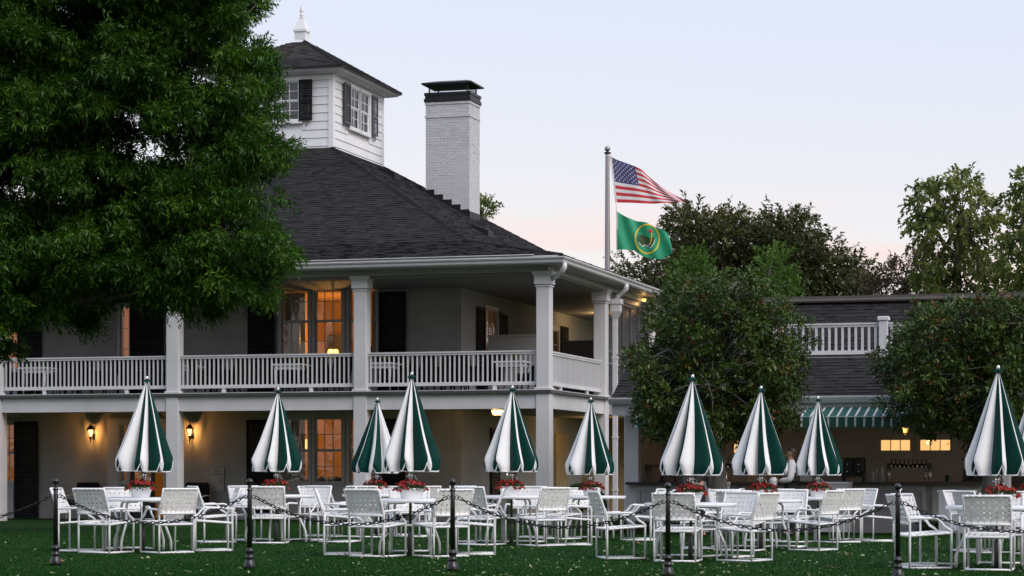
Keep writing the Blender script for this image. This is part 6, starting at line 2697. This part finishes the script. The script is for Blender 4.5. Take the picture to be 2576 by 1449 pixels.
def person(label, loc, rz, arms, top, vest, hair=True, glasses=True):
    """standing figure 1.78 m tall, faces -y"""
    t = thing('person', label, 'person', loc, rz)
    J = {'pelvis': (0, 0, .96, .13, .10), 'waist': (0, .0, 1.10, .12, .095), 'chest': (0, .01, 1.28, .15, .11), 'collar': (0, .015, 1.43, .10, .08), 'neck': (0, .0, 1.515, .056, .060),
         'jaw': (0, -.02, 1.60, .060, .075), 'head': (0, -.0, 1.68, .080, .098), 'crown': (0, .0, 1.760, .066, .080)}
    ed = [('pelvis', 'waist'), ('waist', 'chest'), ('chest', 'collar'), ('collar', 'neck'), ('neck', 'jaw'), ('jaw', 'head'), ('head', 'crown')]
    for s, q in ((-1, 'r'), (1, 'l')):
        J['hip' + q] = (s * .09, 0, .88, .088)
        J['knee' + q] = (s * .10, -.01, .50, .058)
        J['ankle' + q] = (s * .105, .02, .10, .040)
        J['toe' + q] = (s * .12, -.16, .04, .038)
        sh, el, wr, hd = arms[q]
        J['sh' + q] = (*sh, .058)
        J['el' + q] = (*el, .044)
        J['wr' + q] = (*wr, .028)
        J['palm' + q] = (*hd, .030, .020)
        ed += [('pelvis', 'hip' + q), ('hip' + q, 'knee' + q), ('knee' + q, 'ankle' + q), ('ankle' + q, 'toe' + q), ('collar', 'sh' + q), ('sh' + q, 'el' + q), ('el' + q, 'wr' + q), ('wr' + q, 'palm' + q)]
    body = skinned('body', 'skin', t, J, ed, 'pelvis')
    # fingers closed on what the hands hold
    for q in 'rl':
        wr, hd = Vector(arms[q][2]), Vector(arms[q][3])
        d = (hd - wr).normalized()
        x = d.cross(Vector((0, 0, 1))).normalized()
        z = x.cross(d)
        for k, (off, ln) in enumerate(((-.027, .062), (-.009, .072), (.009, .068), (.026, .052))):
            b = hd + d * .02 + z * off
            JJ = {'a': (*(b - d * .02), .011), 'b': (*(b + d * ln * .5), .010), 'c': (*(b + d * ln * .75 + x * (.02 if q == 'r' else -.02)), .008)}
            skinned('finger', 'skin', body, JJ, [('a', 'b'), ('b', 'c')], 'a', 1)
        b = hd - d * .02 + z * .03
        JJ = {'a': (*b, .013), 'b': (*(b + d * .025 + z * .02), .011), 'c': (*(b + d * .05 + z * .015), .009)}
        skinned('thumb', 'skin', body, JJ, [('a', 'b'), ('b', 'c')], 'a', 1)
    # shirt or jacket: torso and sleeves
    S = {k: J[k] for k in ('waist', 'chest', 'collar')}
    S = {k: (*v[:3], v[3] + .012, v[4] + .012) for k, v in S.items()}
    S['pelvis'] = (0, 0, .98, .152, .122)
    S['neck'] = (0, .0, 1.505, .078, .080)
    se = [('pelvis', 'waist'), ('waist', 'chest'), ('chest', 'collar'), ('collar', 'neck')]
    for q in 'rl':
        sh, el, wr, hd = [Vector(v) for v in arms[q]]
        S['sh' + q] = (*sh, .088)
        m_ = (sh + el) / 2
        S['up' + q] = (*m_, .086)
        S['el' + q] = (*el, .080)
        S['fo' + q] = (*((el + wr) / 2), .070)
        S['wr' + q] = (*(wr - (wr - el) * .06), .040)
        se += [('collar', 'sh' + q), ('sh' + q, 'up' + q), ('up' + q, 'el' + q), ('el' + q, 'fo' + q), ('fo' + q, 'wr' + q)]
    skinned('shirt' if vest else 'jacket', top, t, S, se, 'pelvis')
    if vest:
        Vv = {'hem': (0, 0, .90, .17, .14), 'pelvis': (0, 0, .96, .176, .146), 'waist': (0, 0, 1.09, .158, .128), 'chest': (0, .0, 1.27, .19, .175), 'up': (0, .01, 1.39, .150, .140), 'nape': (0, .04, 1.45, .095, .075)}
        skinned('vest', 'vest_black', t, Vv, [('hem', 'pelvis'), ('pelvis', 'waist'), ('waist', 'chest'), ('chest', 'up'), ('up', 'nape')], 'pelvis')
        m = MB()
        m.tube([(0, -.085, 1.50), (0, -.135, 1.40), (0, -.165, 1.30)], [.018, .024, .02], 6)
        m.build('tie', 'vest_black', t)
        m = MB()
        m.lathe([(.092, 1.455), (.076, 1.50), (.070, 1.545), (.064, 1.55)], 14, 0, (0, 0, 0), caps=False)
        m.build('shirt_collar', top, t)
    Tr = {'pelvis': (0, 0, .95, .165, .135), 'waist': (0, 0, 1.06, .15, .12)}
    te = [('pelvis', 'waist')]
    for s, q in ((-1, 'r'), (1, 'l')):
        Tr['hip' + q] = (s * .095, 0, .84, .098)
        Tr['knee' + q] = (s * .105, -.005, .50, .075)
        Tr['ankle' + q] = (s * .108, .02, .10, .062)
        te += [('pelvis', 'hip' + q), ('hip' + q, 'knee' + q), ('knee' + q, 'ankle' + q)]
    skinned('trousers', 'vest_black', t, Tr, te, 'pelvis')
    for s in (-1, 1):
        m = MB()
        m.lathe([(.045, 0), (.05, .03), (.04, .08), (.02, .10)], 12, 0, (s * .112, -.05, 0), sy=2.4)
        m.build('shoe', 'plastic_black', t)
    # face
    m = MB()
    m.tube([(0, -.088, 1.685), (0, -.112, 1.655), (0, -.118, 1.64), (0, -.09, 1.63)], [.010, .014, .016, .008], 7)
    m.build('nose', 'skin', body)
    m = MB()
    m.box(-.024, .024, -.100, -.085, 1.602, 1.608)
    m.build('mouth', 'emblem_red', body)
    for s in (-1, 1):
        m = MB()
        m.lathe([(.004, -.032), (.014, -.02), (.017, .008), (.013, .028), (.004, .034)], 8, 0, (s * .080, .005, 1.665), sx=.5, sy=1.1)
        m.build('ear', 'skin', body)
        m = MB()
        m.sphere((s * .030, -.078, 1.682), .012, 8)
        m.build('eye', 'emblem_white', body)
    if hair:
        m = MB()
        k, nr = 20, 7
        rings = []
        for q in range(nr + 1):
            ring = []
            for j in range(k):
                a = 2 * PI * j / k
                f = (1 - math.sin(a)) / 2                      # 1 at the brow, 0 at the nape
                low = 1.605 + (1.752 - 1.605) * min(1, max(0, (f - .30) / .28)) ** .8
                z = 1.800 - (1.800 - low) * (q / nr)
                h = max(0, 1 - ((z - 1.70) / .101) ** 2) ** .5 if z > 1.70 else 1 - .9 * (1.70 - z) ** 1.2
                jit = 1 + .012 * math.sin(7 * a + 3 * q)
                ring.append((.086 * h * math.cos(a) * jit, .104 * h * math.sin(a) * jit + .010, z))
            rings.append(ring)
        m.rings(list(reversed(rings)), 0, False, True)
        m.build('hair', 'hair_brown', t)
    if glasses:
        m = MB()
        for s in (-1, 1):
            m.tube([(s * .032 + .022 * math.cos(2 * PI * q / 10), -.10, 1.682 + .016 * math.sin(2 * PI * q / 10)) for q in range(11)], .0022, 4, caps=False)
            m.tube([(s * .055, -.098, 1.688), (s * .082, -.03, 1.688), (s * .084, .01, 1.675)], .0022, 4)
        m.tube([(-.01, -.102, 1.686), (.01, -.102, 1.686)], .002, 4)
        m.build('glasses', 'plastic_black', t)
    return t


def build_people():
    x, y = at(1990, 45.3), 45.3
    arms = {'l': ((.175, .01, 1.43), (.225, -.02, 1.14), (.10, -.24, 1.12), (.03, -.31, 1.13)), 'r': ((-.175, .01, 1.43), (-.225, -.04, 1.15), (-.09, -.25, 1.10), (-.01, -.31, 1.09))}
    g = gz(x, y)
    w_ = person('waiter in white shirt and black waistcoat standing in profile between two folded umbrellas', (x, y, g), rad(-96), arms, 'shirt_white', True)
    w_.scale = (.97, .97, .965)
    # the white cloth in his hands
    m = MB()
    rr = random.Random(4)
    rings = []
    for i in range(9):
        u = i / 8
        r = .085 * math.sin(PI * (.12 + .80 * u)) ** .6
        rings.append([(r * math.cos(2 * PI * j / 14) * (1 + rr.uniform(-.25, .25)), r * .8 * math.sin(2 * PI * j / 14) * (1 + rr.uniform(-.25, .25)), -.09 + .18 * u) for j in range(14)])
    m.rings(rings, 0, True, True)
    o = m.build('cleaning_cloth', 'shirt_white', None, None, (x - .345, y + .0, g + 1.06))
    tag(o, 'crumpled white cloth held in the hands of the waiter', 'cloth')
    x, y = at(1752, 43.6), 43.6
    arms = {'l': ((.185, .01, 1.43), (.26, .03, 1.15), (.24, -.04, .90), (.23, -.07, .82)), 'r': ((-.185, .01, 1.43), (-.25, .03, 1.15), (-.24, -.04, .90), (-.23, -.07, .82))}
    person('person in a black jacket standing behind the front umbrella under the left evergreen', (x, y, gz(x, y)), rad(8), arms, 'vest_black', False, glasses=False)


# ------------------------------------------------------------------ assemble
build_ground()
build_clubhouse()
build_pavilion()
bar_things()
build_trees()
build_flags()
build_porch_things()
build_tables()
build_posts()
build_people()
bpy.context.view_layer.update()
